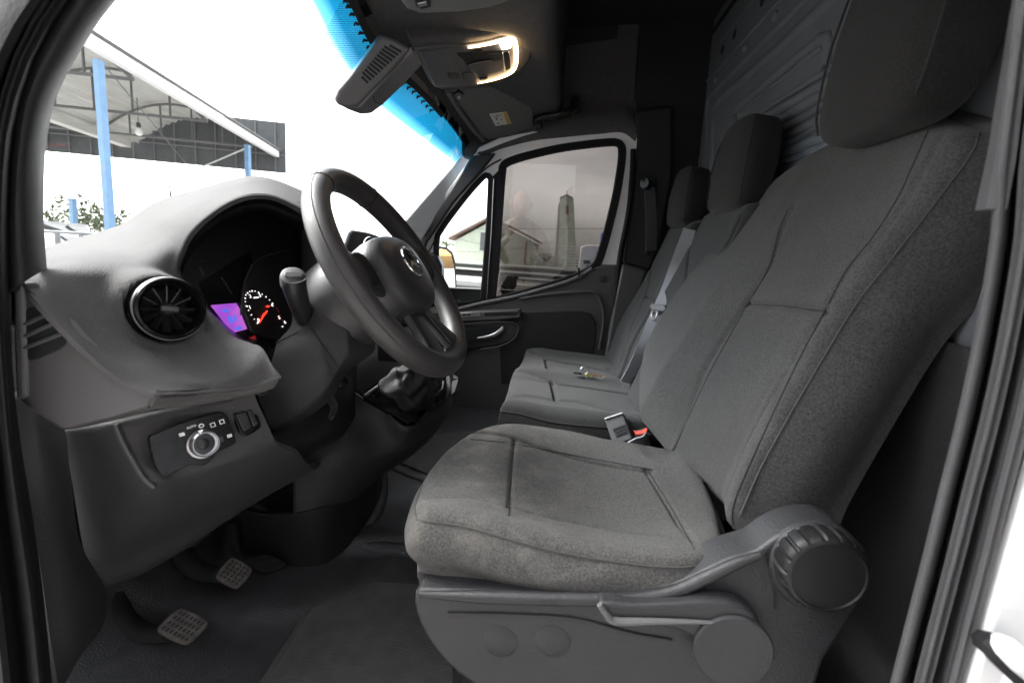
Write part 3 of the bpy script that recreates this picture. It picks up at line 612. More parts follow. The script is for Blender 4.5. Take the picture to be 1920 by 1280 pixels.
for i in range(4):
    prism('text_line', [vpt(820 + i * 38, 640 + i * 85, .0024), vpt(915 + i * 38, 625 + i * 85, .0024), vpt(921 + i * 38, 640 + i * 85, .0024), vpt(826 + i * 38, 655 + i * 85, .0024)], VN, .0002, 'ink', st, bevel=0)
# driver visor, cut by the top of the frame
DP, DN = (-.20, .66, 1.915), nz((.30, -.10, -.95))
dv = thing('sun_visor', 'folded grey sun visor above the driver at the very top', 'sun visor', (-.2, .66, 1.94))
pprism('visor_board', [(752, 4), (764, 20), (790, 28), (860, 25), (920, 16), (960, 2), (975, -30), (960, -75), (760, -60), (745, -20)], DP, DN, .022, 'visor_vinyl', dv, bevel=.006, bseg=3)
c_ = pprism('clip', [(778, -2), (806, -6), (810, 14), (790, 20), (780, 14)], np.array(DP) + DN * .008, DN, .014, 'black_satin', dv, bevel=.002)
pprism('clip_pin', [(783, 8), (800, 4), (802, 11), (786, 15)], np.array(DP) + DN * .0095, DN, .012, 'satin_silver', c_, bevel=.001)
# grab handle over the passenger door
gh = thing('grab_handle', 'black grab handle on the ceiling above the passenger door', 'grab handle', U(1050, 218, 1.78))
HP = .0
pts = [U(1010, 238, 1.83), U(1008, 225, 1.80), U(1020, 219, 1.775), U(1045, 215, 1.765), U(1066, 209, 1.775), U(1076, 200, 1.80), U(1078, 190, 1.84)]
tube('grip', pts, [.016, .013, .011, .011, .011, .013, .016], 'black_satin', gh, k=5, seg=10)
for (x, y) in ((1006, 226), (1078, 200)):
    b = prism('foot', [U(*p, 1.80) for p in ((x - 8, y - 12), (x + 8, y - 14), (x + 9, y + 12), (x - 7, y + 14))], (0, -1, -.2), .05, 'black_satin', gh, bevel=.006)
lathe('screw', U(1077, 204, 1.796), (0, -1, -.2), [(.006, 0), (.006, .003), (0, .004)], 'steel', gh, seg=10)
# ================================================================== PASSENGER DOOR
pd = thing('passenger_door', 'closed passenger door with tinted window and dark grey trim', 'door', (-.15, 1.92, .9))
DO = (-.1, 1.90, 1.5); DNn = nz((.02, -1, -.05))
def dp_(p, d=0.): return UP(p[0], p[1], np.array(DO) + DNn * d, DNn)
frame_o = [(690, 640), (700, 600), (760, 500), (800, 424), (838, 358), (876, 306), (898, 276), (936, 258), (1000, 246), (1050, 244), (1100, 248), (1152, 243), (1184, 246), (1197, 262), (1195, 295), (1189, 340), (1180, 385), (1172, 430), (1166, 475), (1160, 500), (1156, 560), (1000, 590), (860, 610), (800, 640)]
win = [(945, 309), (965, 299), (1000, 289), (1050, 278), (1100, 271), (1140, 267), (1158, 268), (1166, 277), (1166, 300), (1162, 330), (1156, 365), (1148, 400), (1138, 440), (1126, 480), (1119, 495), (1106, 507), (1080, 519), (1040, 533), (1000, 545), (960, 556), (926, 564), (923, 558), (928, 500), (933, 430), (938, 360), (941, 325)]
qtr = [(905, 333), (914, 329), (920, 336), (920, 350), (918, 400), (914, 460), (909, 520), (906, 560), (900, 566), (860, 573), (826, 578), (820, 560), (818, 500), (819, 450), (826, 432), (850, 398), (880, 360)]
plate('window_frame', [dp_(p, .012) for p in frame_o], [[dp_(p, .012) for p in win], [dp_(p, .012) for p in qtr]], DNn, .035, 'door_frame_paint', pd, bevel=.004)
def ring(name, px, w, d0, th, mat, parent):
    P = np.array(px, float); P = cr(P, 4, True); c = P.mean(0)
    T = np.roll(P, -1, 0) - np.roll(P, 1, 0); T /= np.linalg.norm(T, axis=1, keepdims=True); Nn = np.stack([-T[:, 1], T[:, 0]], 1)
    if ((P - c) * Nn).sum() < 0: Nn = -Nn
    R = []
    for o, d in ((-w * .55, d0), (-w * .4, d0 + th), (w * .45, d0 + th), (w * .55, d0)):
        R.append([dp_(p, d) for p in P + Nn * o])
    R = np.array(R); n = len(P); V = R.reshape(-1, 3); F = gridF(4, n, True, True); return mk(name, V, F, mat, parent)
ring('window_seal', win, 15, .004, .018, 'rubber', pd)
ring('quarter_seal', qtr, 11, .004, .018, 'rubber', pd)
tg, _, _ = glass('tinted_glass', (.100, .091, .084), refl=1.2)
cg, _, _ = glass('clear_glass', (.90, .93, .92))
def pane(name, px, d, mat, parent, nrm=None):
    P = [dp_(p, d) for p in px]; return mk(name, P, [tuple(range(len(P)))], mat, parent, smooth=False)
GN_ = -nz(rayv(985, 425)); GP_ = dp_((1045, 420), -.012)
mk('window_glass', [UP(x, y, GP_, GN_) for x, y in win], [tuple(range(len(win)))], tg, pd, smooth=False); pane('quarter_glass', qtr, -.004, cg, pd)
# divider bar between the panes and the bright lines of the frame
prism('divider_bar', [dp_(p, .022) for p in ((924, 330), (936, 318), (933, 360), (926, 450), (918, 567), (908, 568), (917, 460), (921, 380))], DNn, .03, 'rubber', pd, bevel=.003)
tube('bright_strip', [dp_(p, .024) for p in ((926, 335), (921, 440), (912, 566))], .0022, 'satin_silver', pd)
tube('frame_bead', [dp_(p, .016) for p in ((772, 505), (812, 432), (850, 380), (893, 333), (916, 312), (940, 299))], .0035, 'black_satin', pd, k=3)
tube('frame_bead', [dp_(p, .016) for p in ((786, 505), (830, 425), (866, 378), (898, 340))], .003, 'black_satin', pd, k=3)
# trim
TO = .03
trim = [(690, 690), (800, 590), (855, 583), (905, 571), (960, 560), (1010, 547), (1060, 532), (1090, 519), (1110, 505), (1128, 497), (1158, 497), (1156, 540), (1148, 600), (1136, 660), (1112, 760), (1060, 900), (700, 900)]
tp = prism('trim_panel', [dp_(p, TO) for p in trim], DNn, .05, 'door_trim', pd, bevel=.008, bseg=3)
tube('sill_edge', [dp_(p, TO + .002) for p in ((856, 580), (905, 568), (960, 557), (1010, 544), (1060, 529), (1090, 516), (1110, 503))], .008, 'console_grey', pd, k=3)
prism('cushion_panel', [dp_(p, TO + .006) for p in ((935, 585), (1090, 583), (1108, 588), (1118, 606), (1117, 640), (1106, 690), (1085, 720), (940, 720))], DNn, .012, 'plastic_dark', pd, bevel=.004, curve=0)
tube('panel_crease', [dp_(p, TO + .006) for p in ((975, 560), (1030, 551), (1090, 547), (1115, 549), (1126, 562), (1132, 600), (1124, 655))], .006, 'door_trim', pd, k=4, seg=8)
prism('arm_rest', [dp_(p, TO + .028) for p in ((846, 586), (905, 583), (976, 580), (976, 596), (940, 600), (900, 602), (850, 604))], DNn, .03, 'console_grey', pd, bevel=.006)
prism('pull_slot', [dp_(p, TO + .030) for p in ((908, 586), (970, 584), (975, 579), (977, 585), (968, 591), (908, 592))], DNn, .01, 'black_matte', pd, bevel=.001)
sw = prism('switch_plate', [dp_(p, TO + .030) for p in ((850, 587), (900, 585), (900, 593), (850, 596))], DNn, .01, 'satin_silver', pd, bevel=.001)
for x in (868, 877):
    prism('window_switch', [dp_(p, TO + .033) for p in ((x, 588), (x + 6, 587.6), (x + 5, 591), (x - 1, 591.4))], DNn, .006, 'black_satin', sw, bevel=.001)
hr_ = prism('handle_recess', [dp_(p, TO + .022) for p in ((846, 615), (900, 607), (950, 606), (968, 611), (972, 620), (962, 634), (938, 646), (900, 652), (850, 660))], DNn, .02, 'black_satin', pd, bevel=.004, curve=3)
prism('handle_well', [dp_(p, TO + .024) for p in ((866, 622), (890, 614), (935, 612), (948, 616), (940, 632), (905, 640), (880, 638))], DNn, .004, 'black_matte', hr_, bevel=.001, curve=3)
hd = [dp_(p, TO + .036) for p in ((895, 634), (912, 632), (928, 627), (938, 620), (944, 613))]
tube('door_handle', hd, [.003, .006, .0075, .008, .006], 'satin_silver', hr_, k=4, seg=8, flat=.5, up=DNn)
tube('recess_line', [dp_(p, TO + .024) for p in ((846, 612), (900, 605), (952, 604), (972, 612), (966, 632), (940, 648), (900, 655))], .0025, 'plastic_mid', hr_, k=3)
lathe('speaker_cap', dp_((1129, 523), TO + .002), DNn, [(.013, 0), (.013, .002), (.009, .003), (0, .003)], 'dash_dark', pd, seg=20)
lathe('lock_pin', dp_((1085, 517), TO + .01), (0, 0, 1), [(.004, 0), (.004, .03), (.0, .032)], 'rubber', pd, seg=10)
prism('mirror_sail', [dp_(p, .04) for p in ((797, 478), (806, 473), (820, 480), (828, 498), (829, 548), (822, 572), (800, 580), (790, 500))], DNn, .05, 'black_satin', pd, bevel=.006)
prism('sail_inlay', [dp_(p, .043) for p in ((812, 492), (818, 496), (820, 520), (819, 560), (812, 566))], DNn, .01, 'plastic_mid', pd, bevel=.002)
# outside mirror
mr_ = thing('wing_mirror', 'tall outside mirror on the passenger side with two glass panes', 'wing mirror', (-.62, 2.12, 1.3))
MY = 2.12
target = nz(np.array([1.0, .30, .02])); vdir = nz(U(840, 510, MY) - EYE); MN = nz(target - vdir)
MP = U(840, 510, MY)
mo = [(806, 470), (822, 461), (838, 463), (850, 472), (856, 492), (858, 530), (859, 558), (857, 568), (846, 572), (806, 576)]
pprism('mirror_housing', mo, MP, MN, .10, 'rubber', mr_, bevel=.012, bseg=3)
mirm = bpy.data.materials.new('mirror_glass'); mirm.use_nodes = True
b_ = mirm.node_tree.nodes['Principled BSDF']; b_.inputs['Metallic'].default_value = 1; b_.inputs['Roughness'].default_value = .01; b_.inputs['Base Color'].default_value = (.82, .84, .84, 1)
pprism('main_glass', [(812, 474), (824, 466), (836, 468), (846, 477), (851, 496), (853, 520), (854, 538), (812, 542)], MP + MN * .003, MN, .006, mirm, mr_, bevel=.001)
pprism('wide_glass', [(812, 546), (854, 543), (855, 562), (850, 567), (812, 571)], MP + MN * .003, nz(MN + np.array([.0, -.02, -.10])), .006, mirm, mr_, bevel=.001)
tube('mirror_arm', [U(806, 520, 1.93), U(812, 524, 2.03), U(818, 524, 2.11)], .03, 'rubber', mr_, seg=10)
# ================================================================== SEATS
def abz(px, z, o):   # pixel -> (x,y) on a level plane
    return [tuple((UZ(a, b, z) - np.array(o))[:2]) for a, b in px]
# ---- driver seat
ds = thing('driver_seat', 'worn grey cloth driver seat with pale dried stains on its cushion', 'seat', (0, .72, .76))
co = np.array((0, 0, 1.14)); cax = np.eye(3)
quad = [(-.205, .475), (.245, .50), (.235, .97), (-.225, .985)]
def ctop(a, b):
    v = (b - .73) / .25
    z = .030 * np.clip((abs(v) - .55) / .45, 0, 1) ** 1.3 - .012 * np.exp(-((a - .08) / .12) ** 2) + .012 * np.exp(-((a + .13) / .08) ** 2)
    return z + .004 * np.clip(v, 0, 1)
gl = lambda L: abz(L, 1.135, (0, 0, 0))
cgro = [(gl([(868, 822), (962, 832), (1100, 858), (1222, 880)]), .007, .0042),
        (gl([(964, 832), (958, 900), (954, 967)]), .006, .0032),
        (gl([(800, 962), (880, 958), (956, 967), (1100, 985), (1220, 1010), (1305, 1032)]), .0028, .0045),
        (gl([(1212, 876), (1258, 950), (1304, 1034)]), .009, .004),
        (gl([(775, 1005), (900, 1010)]), .0, .01)]
def wrink(AB, k):
    return .006 * np.sin(AB[:, 0] * 55 + AB[:, 1] * 20 + k * 9) * np.sin(k * pi) * (AB[:, 0] > -.05) * np.clip((AB[:, 0] + .05) / .1, 0, 1)
cn_ = abz([(775, 992), (800, 1008), (870, 1017), (1000, 1034), (1150, 1053), (1290, 1075), (1372, 1066)], 1.142, (0, 0, 0))
cf_ = abz([(872, 812), (940, 793), (1000, 788), (1080, 793), (1140, 808), (1200, 841), (1262, 884)], 1.150, (0, 0, 0))
c0_ = [cn_[0]] + abz([(776, 940), (796, 885), (830, 842)], 1.145, (0, 0, 0)) + [cf_[0]]
c1_ = [cn_[-1]] + [(.235, .62), (.24, .80)] + [cf_[-1]]
csides = (cn_, cf_, c0_, c1_)
CG = [[(868, 822), (962, 832), (1100, 858), (1222, 880)], [(964, 834), (958, 900), (954, 967)], [(1214, 880), (1258, 950), (1302, 1030)]]
cush = pad('cushion', co, cax, quad, .075, 'seat_cloth_worn', ds, n=210, sq=.10, sides=csides, top=ctop, grooves=cgro, bulge=.016, rnd=.016, m0=.82, piping='piping', pipr=.0012, wr=wrink)
pad('cushion_skirt', co - (0, 0, .055), cax, [(-.198, .485), (.235, .51), (.225, .96), (-.215, .975)], .05, 'seat_cloth_dark', ds, n=40, sq=.22, bulge=.004, rnd=.0, m0=.8)
# backrest
lean = radians(20); e1 = np.array([sin(lean), 0, cos(lean)]); e3 = np.array([-cos(lean), 0, sin(lean)]); e2 = np.array([0, 1., 0])
bo = np.array((.235, 0, 1.175))
def onback(px, d=0.0):
    P = [UP(a, b, bo + e3 * d, e3) - bo for a, b in px]; return [(p.dot(e1), p.dot(e2)) for p in P]
bq = [(-.075, .515), (.475, .555), (.475, .915), (-.075, .975)]
def btop(a, b):
    wv = .235 - .03 * np.clip(a / .5, 0, 1); v = (b - .735) / wv
    bol = .045 * np.clip((abs(v) - .50) / .5, 0, 1) ** 1.2 * np.clip(1.25 - a / .42, .15, 1.1)
    lum = .014 * np.exp(-((a - .12) / .12) ** 2) * (1 - np.clip(abs(v), 0, 1) ** 2)
    return bol + lum - .014 * np.clip((a - .30) / .18, 0, 1)
bgro = [(onback([(1742, 240), (1705, 325), (1685, 368), (1640, 440), (1588, 505), (1548, 580), (1490, 690), (1410, 860), (1372, 955), (1376, 1015)]), .005, .004),
        (onback([(1480, 385), (1462, 430), (1442, 500), (1405, 565), (1330, 700), (1270, 830), (1245, 900)]), .006, .0045),
        (onback([(1402, 570), (1470, 574), (1552, 584)]), .008, .004)]
bn_ = onback([(1398, 1012), (1412, 985), (1432, 900), (1482, 780), (1560, 600), (1638, 480), (1698, 390), (1742, 320), (1776, 266), (1788, 222)], .0)
bf_ = onback([(1275, 930), (1240, 850), (1222, 760), (1232, 670), (1272, 582), (1332, 500), (1398, 418), (1446, 374)], .006)
b1_ = [bn_[-1]] + onback([(1758, 210), (1700, 217), (1630, 242), (1560, 281), (1500, 325)], -.036) + [bf_[-1]]
bsides = (bn_, bf_, [bn_[0], (bn_[0][0] - .02, .7), bf_[0]], b1_)
bak = pad('backrest', bo, (e1, e2, e3), bq, .115, 'seat_cloth', ds, n=200, sq=.06, sides=bsides, top=btop, grooves=bgro, bulge=.024, rnd=.022, m0=.74, piping='piping', pipr=.0012)
def seams(lines, root, *objs, r=.0011, k=6):
    f = snapper(*objs)
    for L in lines:
        P = [f(*p, .0002) for p in cr(np.array(L, float), k)]; P = [p for p in P if p is not None]
        if len(P) > 3: tube('seam', P, r, 'seam', root, seg=5)
seams(CG, cush, cush)
seams([[(1740, 246), (1705, 325), (1685, 368), (1640, 440), (1588, 505), (1548, 580), (1490, 690), (1410, 860), (1374, 950), (1376, 1000)], [(1478, 392), (1462, 430), (1442, 500), (1405, 565), (1330, 700), (1276, 815), (1258, 850)], [(1404, 571), (1470, 574), (1550, 584)]], bak, bak)
# headrest
def headrest(parent, c, w, h, t, mat, lean_=radians(14), seam=True, name='headrest', posts=True):
    f = np.array([-cos(lean_), 0, sin(lean_)]); u = np.array([sin(lean_), 0, cos(lean_)]); s = np.array([0, 1., 0]); c = np.array(c, float)
    n1, n2 = 40, 48; V = []
    # superellipsoid pillow, front face flatter and narrower at the top
    for i in range(n1 + 1):
        ph = -pi / 2 + pi * i / n1
        for j in range(n2):
            th = 2 * pi * j / n2
            sg = lambda v, e: np.sign(v) * abs(v) ** e
            cx = sg(cos(ph), .36) * sg(cos(th), .36); cy = sg(cos(ph), .36) * sg(sin(th), .30); cz_ = sg(sin(ph), .42)
            k = 1 - .13 * max(0, cz_) ; kk = 1 - .20 * max(0, cz_) - .05
            V.append(c + f * (cx * t / 2 * kk + .012 * cz_ * (cx > 0) - .018 * (cy ** 2) * (cx > 0)) + s * cy * w / 2 * k + u * cz_ * h / 2)
    F = gridF(n1 + 1, n2, False, True)
    o = mk(name, V, F, mat, parent, ang=75)
    if seam:
        for sy in (-1, 1):
            L = []
            for q in np.linspace(-.86, .9, 14):
                k = 1 - .13 * max(0, q); kk = .95 - .20 * max(0, q); r = (1 - abs(q) ** 4) ** .18
                L.append(c + f * (t * .5 * .86 * kk * r - .010 + .012 * q) + s * sy * w / 2 * k * r * .985 + u * q * h / 2)
            tube('seam', L, .0016, 'seam', o, k=2, seg=6)
    for sy in ((-1, 1) if posts else ()):
        tube('post', [c + s * sy * w * .26 - u * h * .42 - f * .012, c + s * sy * w * .26 - u * (h * .5 + .04) - f * .02], .006, 'chrome', o, seg=10)
    return o
headrest(ds, (.412, .706, 1.797), .240, .285, .105, 'headrest_cloth', lean_=radians(10), posts=False)
# base: side cover, lever, knob, pedestal
SN = nz((.0, -1, .06)); SP = (.1, .462, 1.085)
def sp_(p, d=0.): return UP(p[0], p[1], np.array(SP) + SN * d, SN)
base = [(778, 1112), (800, 1106), (900, 1109), (1050, 1113), (1180, 1112), (1250, 1102), (1310, 1076), (1370, 1048), (1420, 1034), (1450, 1012), (1500, 990), (1560, 985), (1605, 1010), (1626, 1060), (1622, 1110), (1590, 1170), (1545, 1240), (1500, 1320), (1300, 1345), (1000, 1330), (890, 1285), (835, 1240), (800, 1195), (780, 1150)]
sc0 = prism('side_cover', [sp_(p) for p in base], SN, .05, 'plastic_seat', ds, bevel=.010, bseg=4, curve=2)
tube('cover_ridge', [sp_(p, .004) for p in ((786, 1113), (900, 1118), (1050, 1122), (1180, 1122), (1260, 1110), (1320, 1084), (1380, 1056), (1425, 1040))], [.003, .0075, .0075, .0075, .0075, .007, .006, .004], 'plastic_seat', ds, k=4, seg=10)
tube('cover_crease', [sp_(p, .001) for p in ((840, 1150), (960, 1152), (1080, 1160), (1180, 1186), (1260, 1200))], .002, 'plastic_seat', sc0, k=4)
for (x, y) in ((938, 1200), (1036, 1200)):
    lathe('cover_plug', sp_((x, y), -.001), SN, [(.0215, 0), (.0215, .0012), (.0195, .0024), (.0, .0024)], 'plastic_seat', sc0, seg=32)
tube('cover_split', [sp_(p, .0015) for p in ((1432, 1035), (1440, 1060), (1450, 1090), (1455, 1140))], .0012, 'black_matte', sc0, k=3)
lv = prism('recline_lever', [sp_(p, .022) for p in ((1122, 1130), (1180, 1134), (1260, 1132), (1330, 1128), (1390, 1136), (1425, 1165), (1432, 1215), (1418, 1262), (1380, 1285), (1330, 1270), (1312, 1232), (1305, 1200), (1270, 1182), (1200, 1172), (1150, 1166), (1136, 1152))], SN, .022, 'plastic_seat', ds, bevel=.005, bseg=3, curve=2)
tube('lever_highlight', [sp_(p, .024) for p in ((1124, 1132), (1138, 1152), (1152, 1163), (1200, 1164), (1260, 1164), (1330, 1166), (1378, 1172))], [.0035, .004, .0045, .004, .003, .002, .001], 'console_grey', lv, k=4, seg=8)  # edge highlight of the lever, put in as a strip of paler colour
lathe('lever_pivot', sp_((1372, 1214), .020), SN, [(.042, 0), (.042, .004), (.040, .006), (.0, .006)], 'plastic_seat', lv, seg=40)
kc = sp_((1541, 1066), .026) - SN * .026; KS = .82
lathe('knob_collar', sp_((1534, 1064), .004) - SN * .006, SN, [(.049, -.005), (.049, .008), (.046, .012), (.0, .012)], 'plastic_seat', ds, seg=48)
def lob(r, t, h):
    q = (t * 18 / (2 * pi)) % 1; return r * (1 - (.055 if q < .16 and .004 < h < .036 else 0))
kn = lathe('adjust_knob', kc, SN, [(r * KS, h) for r, h in ((.046, .010), (.050, .012), (.0515, .016), (.0515, .028), (.0505, .034), (.047, .038), (.043, .0395), (.042, .0375), (.0, .0375))], 'knob_black', ds, seg=144, lobes=lob, ang=30)
box('pedestal', (.06, .735, .90), (.40, .40, .30), 'black_satin', ds, bevel=.02)
for y in (.56, .90):
    box('slide_rail', (.05, y, 1.045), (.48, .03, .03), 'steel', ds, bevel=.003)
box('floor_bracket', (.20, .50, .82), (.16, .02, .05), 'steel', ds, bevel=.003)

# ---- passenger bench for two
pb_ = thing('passenger_bench', 'dark grey double passenger bench seat with two headrests', 'bench seat', (.05, 1.43, .76))
tl = radians(-3.4); t2 = np.array([0, cos(tl), sin(tl)]); t3 = np.array([0, -sin(tl), cos(tl)]); pax = (np.array([1., 0, 0]), t2, t3); po = np.array((0, 1.03, 1.105))
def onb(px, d=0.0):
    P = [UP(a, b, po + t3 * d, t3) - po for a, b in px]; return [(p[0], p.dot(t2)) for p in P]
def ptop(a, b):
    z = .022 * np.exp(-((b - .40) / .05) ** 2) + .022 * np.exp(-((b - .0) / .05) ** 2) + .026 * np.exp(-((b - .82) / .06) ** 2)
    return z * np.clip(1.15 - np.clip((a + .05) / .35, 0, 1) * .8, 0, 1) + .010 * np.exp(-((a + .10) / .06) ** 2)
pg = [(onb([(985, 708), (1036, 722), (1043, 748)]), .0, .006), (onb([(1034, 718), (1042, 749)]), .012, .006), (onb([(1022, 676), (1028, 696)]), .012, .006),
      (onb([(955, 705), (1000, 712), (1036, 719), (1100, 727), (1190, 740)]), .008, .007), (onb([(985, 664), (1024, 676), (1080, 683), (1140, 697)]), .008, .007),
      (onb([(950, 748), (1000, 749), (1080, 752), (1145, 770), (1200, 790)]), .006, .008), (onb([(958, 698), (1028, 694), (1090, 700), (1125, 716)]), .004, .008),
      (onb([(1182, 738), (1205, 772)]), .008, .008), (onb([(1140, 690), (1165, 716)]), .010, .008)]
bcu = pad('cushion', po, pax, [(-.15, -.04), (.24, -.03), (.24, .83), (-.165, .84)], .10, 'bench_cloth', pb_, n=150, sq=.10, top=ptop, grooves=pg, bulge=.012, rnd=.02, m0=.85, piping='piping', pipr=.0012)
pad('cushion_notch', po + (0, 0, .004), pax, [(.14, .36), (.205, .36), (.205, .47), (.14, .47)], .01, 'black_matte', pb_, n=16, sq=.2, rnd=.003)
box('pedestal', (.03, 1.43, .88), (.34, .78, .26), 'black_satin', pb_, bevel=.02)
bb_ = []
for nm, y0, y1, hrw in (('near', 1.005, 1.415, 0), ('far', 1.435, 1.84, 0)):
    yc_ = (y0 + y1) / 2; zt = 1.625 if nm == 'near' else 1.61
    le = radians(19); f1 = np.array([sin(le), 0, cos(le)]); f3 = np.array([-cos(le), 0, sin(le)])
    o_ = np.array((.20 if nm == 'near' else .195, 0, 1.11 if nm == 'near' else 1.085))
    H_ = (zt - o_[2]) / cos(le)
    def onf(px): 
        P = [UP(a, b, o_, f3) - o_ for a, b in px]; return [(p.dot(f1), p[1]) for p in P]
    if nm == 'near': gg = [(onf([(1304, 418), (1290, 480), (1280, 560), (1250, 640), (1205, 730)]), .008, .006), (onf([(1392, 398), (1372, 440), (1330, 520), (1290, 620)]), .008, .006), (onf([(1276, 571), (1340, 576)]), .010, .006)]
    else: gg = [(onf([(1236, 438), (1226, 480), (1210, 556), (1180, 640), (1160, 690)]), .008, .006), (onf([(1290, 424), (1276, 480), (1250, 560), (1215, 650)]), .007, .006), (onf([(1208, 557), (1240, 561)]), .010, .006)]
    wd = (y1 - y0) / 2
    def ft(a, b, yc_=yc_, wd=wd):
        v = (b - yc_) / wd; return .026 * np.clip((abs(v) - .5) / .5, 0, 1) ** 1.2 * np.clip(1.2 - a / .45, .2, 1) + .01 * np.exp(-((a - .14) / .1) ** 2)
    bb_.append(pad('backrest', o_, (f1, e2, f3), [(-.05, y0), (H_, y0 + .04), (H_, y1 - .04), (-.05, y1)], .10, 'bench_cloth', pb_, n=110, sq=.14, top=ft, grooves=gg, bulge=.02, rnd=.02, m0=.78))
headrest(pb_, (.388, 1.19, 1.690), .255, .205, .095, 'headrest_cloth', lean_=radians(10))
headrest(pb_, (.375, 1.63, 1.664), .26, .185, .095, 'headrest_cloth', lean_=radians(10))

# ---- belts
bl = thing('seat_belt', 'grey seat belt lying down the bench backrest with its metal tongue', 'seat belt', U(1230, 580, 1.42))
seams([[(1304, 422), (1290, 480), (1280, 560), (1250, 640), (1212, 716)], [(1390, 402), (1372, 440), (1345, 495)], [(1277, 572), (1318, 575)], [(1236, 442), (1226, 480), (1210, 556), (1180, 640), (1164, 680)], [(1208, 557), (1240, 561)]], pb_, *bb_)
seams([[(1035, 719), (1042, 749)], [(1023, 677), (1028, 695)], [(958, 706), (1000, 712), (1036, 719), (1100, 727), (1180, 739)], [(1183, 739), (1204, 768)], [(988, 666), (1024, 676), (1080, 683), (1136, 696)]], bcu, bcu)
sn = snapper(bcu, *bb_)
bp_ = [sn(*p, .022) for p in ((1293, 430), (1282, 462), (1263, 515), (1241, 573), (1215, 640), (1196, 685), (1178, 718))]
bp_ = [p for p in bp_ if p is not None]
strap('webbing', bp_, (.94, -.1, .32), [.036, .040, .043, .046, .047, .048], .0025, 'belt_grey', bl)
tn = nz((-.9, -.35, .3))
TP = sn(1229, 586, .060)
tp_ = pprism('tongue_grip', [(1218, 571), (1223, 569), (1244, 571), (1248, 577), (1243, 584), (1231, 582), (1220, 579)], TP, tn, .012, 'plastic_mid', bl, bevel=.002)
plate('tongue', [UP(x, y, TP + tn * .004, tn) for x, y in ((1222, 580), (1234, 582), (1227, 601), (1216, 599))], [[UP(x, y, TP + tn * .004, tn) for x, y in ((1224, 585), (1229, 586), (1225, 596), (1220, 595))]], tn, .003, 'chrome', tp_, bevel=.0004)
an = thing('belt_anchor', 'black belt guide on the far door pillar behind the bench', 'belt anchor', U(1214, 346, 1.80))
lathe('guide', U(1215, 345, 1.80), (-.6, -.8, 0), [(.022, 0), (.022, .02), (.017, .028), (.0, .028)], 'black_satin', an, seg=24)
box('slot_cap', U(1216, 338, 1.785), (.05, .02, .012), 'plastic_dark', an, bevel=.003)
strap('webbing', [U(1217, 352, 1.80), U(1221, 400, 1.81), U(1221, 470, 1.82)], (1, .4, 0), .045, .002, 'belt_web', an)
# driver's belt: buckle stalks between the seats
bk = thing('belt_buckle', 'grey belt buckle with printed face standing between the seats', 'buckle', U(1160, 800, .99))
BN_ = nz((-.35, -.8, .5)); BPp = U(1160, 800, .985)
pprism('buckle_body', [(1133, 784), (1167, 773), (1186, 822), (1150, 838)], BPp, BN_, .03, 'plastic_mid', bk, bevel=.003)
tube('buckle_rim', [UP(x, y, BPp + BN_ * .002, BN_) for x, y in ((1134, 785), (1167, 774))], .002, 'plastic_pale', bk)
pprism('buckle_print', [(1148, 803), (1172, 794), (1178, 812), (1156, 820)], BPp + BN_ * .0012, BN_, .002, 'plastic_dark', bk, bevel=.0005)
for k in range(3):
    tube('print_line', [UP(1151 + k * 3, 806 + k * 5, BPp + BN_ * .0018, BN_), UP(1171 + k * 2, 798 + k * 5, BPp + BN_ * .0018, BN_)], .0008, 'black_matte', bk, seg=4)
bs = thing('belt_buckle', 'buckle with red release button beside the driver backrest', 'buckle', U(1200, 815, .99))
RP = U(1200, 815, .975); RN = nz((-.4, -.7, .6))
pprism('buckle_body', [(1188, 806), (1214, 800), (1222, 840), (1190, 836)], RP, RN, .03, 'plastic_dark', bs, bevel=.003)
pprism('release_button', [(1187, 805), (1192, 808), (1204, 806), (1213, 800), (1214, 808), (1206, 813), (1192, 815)], RP + RN * .004, RN, .012, 'red_plastic', bs, bevel=.0015)
strap('buckle_strap', [U(1216, 812, .955), U(1202, 826, .955), U(1182, 838, .955)], (.5, -.2, 1), .032, .003, 'belt_grey', bs)
lathe('bolt', U(1219, 845, .95), (-.3, -.9, .3), [(.006, 0), (.006, .004), (.0, .005)], 'brass', bs, seg=8)

# ---- keys on the far seat cushion
ky = thing('key_ring', 'bunch of keys on a ring with a yellow tag lying on the bench', 'keys', U(1105, 702, 1.47))
def kz(x, y): return (1040 + x * .0729, 660 + y * .0729)
KZ = 1.112
def kp(x, y, dz=0.): p = UZ(*kz(x, y), KZ + dz); return p
kbase = sn(*kz(860, 620), .01); kc_ = U(*kz(755, 470), kbase[1])
lp = nz((.3, -.9, .1)); a_, b_, n_ = basis(lp)
tube('split_ring', [kc_ + .0125 * (cos(t) * a_ + sin(t) * b_) for t in np.linspace(0, 2 * pi, 24, endpoint=False)], .0014, 'steel', ky, closed=True, seg=6)
def kk(pts): return [U(*kz(x, y), kbase[1] - .008) for x, y in pts]
tube('small_ring', kk([(830, 520), (860, 500), (890, 540), (870, 590), (830, 580)]), .0013, 'brass', ky, closed=True, k=4, seg=6)
prism('fob', kk([(480, 515), (560, 500), (640, 520), (700, 550), (690, 575), (560, 560), (490, 545)]), (-.1, -.95, .3), .012, 'black_satin', ky, bevel=.002)
prism('fob_badge', [p + np.array([0, -.001, .0005]) for p in kk([(545, 512), (625, 512), (620, 535), (560, 535)])], (-.1, -.95, .3), .003, 'chrome', ky, bevel=.0006)
prism('yellow_tag', kk([(770, 570), (850, 565), (950, 600), (945, 640), (880, 625), (790, 600)]), (-.1, -.95, .3), .010, 'key_yellow', ky, bevel=.0015)
prism('key_blade', kk([(940, 575), (1110, 590), (1120, 612), (1000, 605), (945, 600)]), (-.1, -.9, .4), .003, 'brass', ky, bevel=.0005)
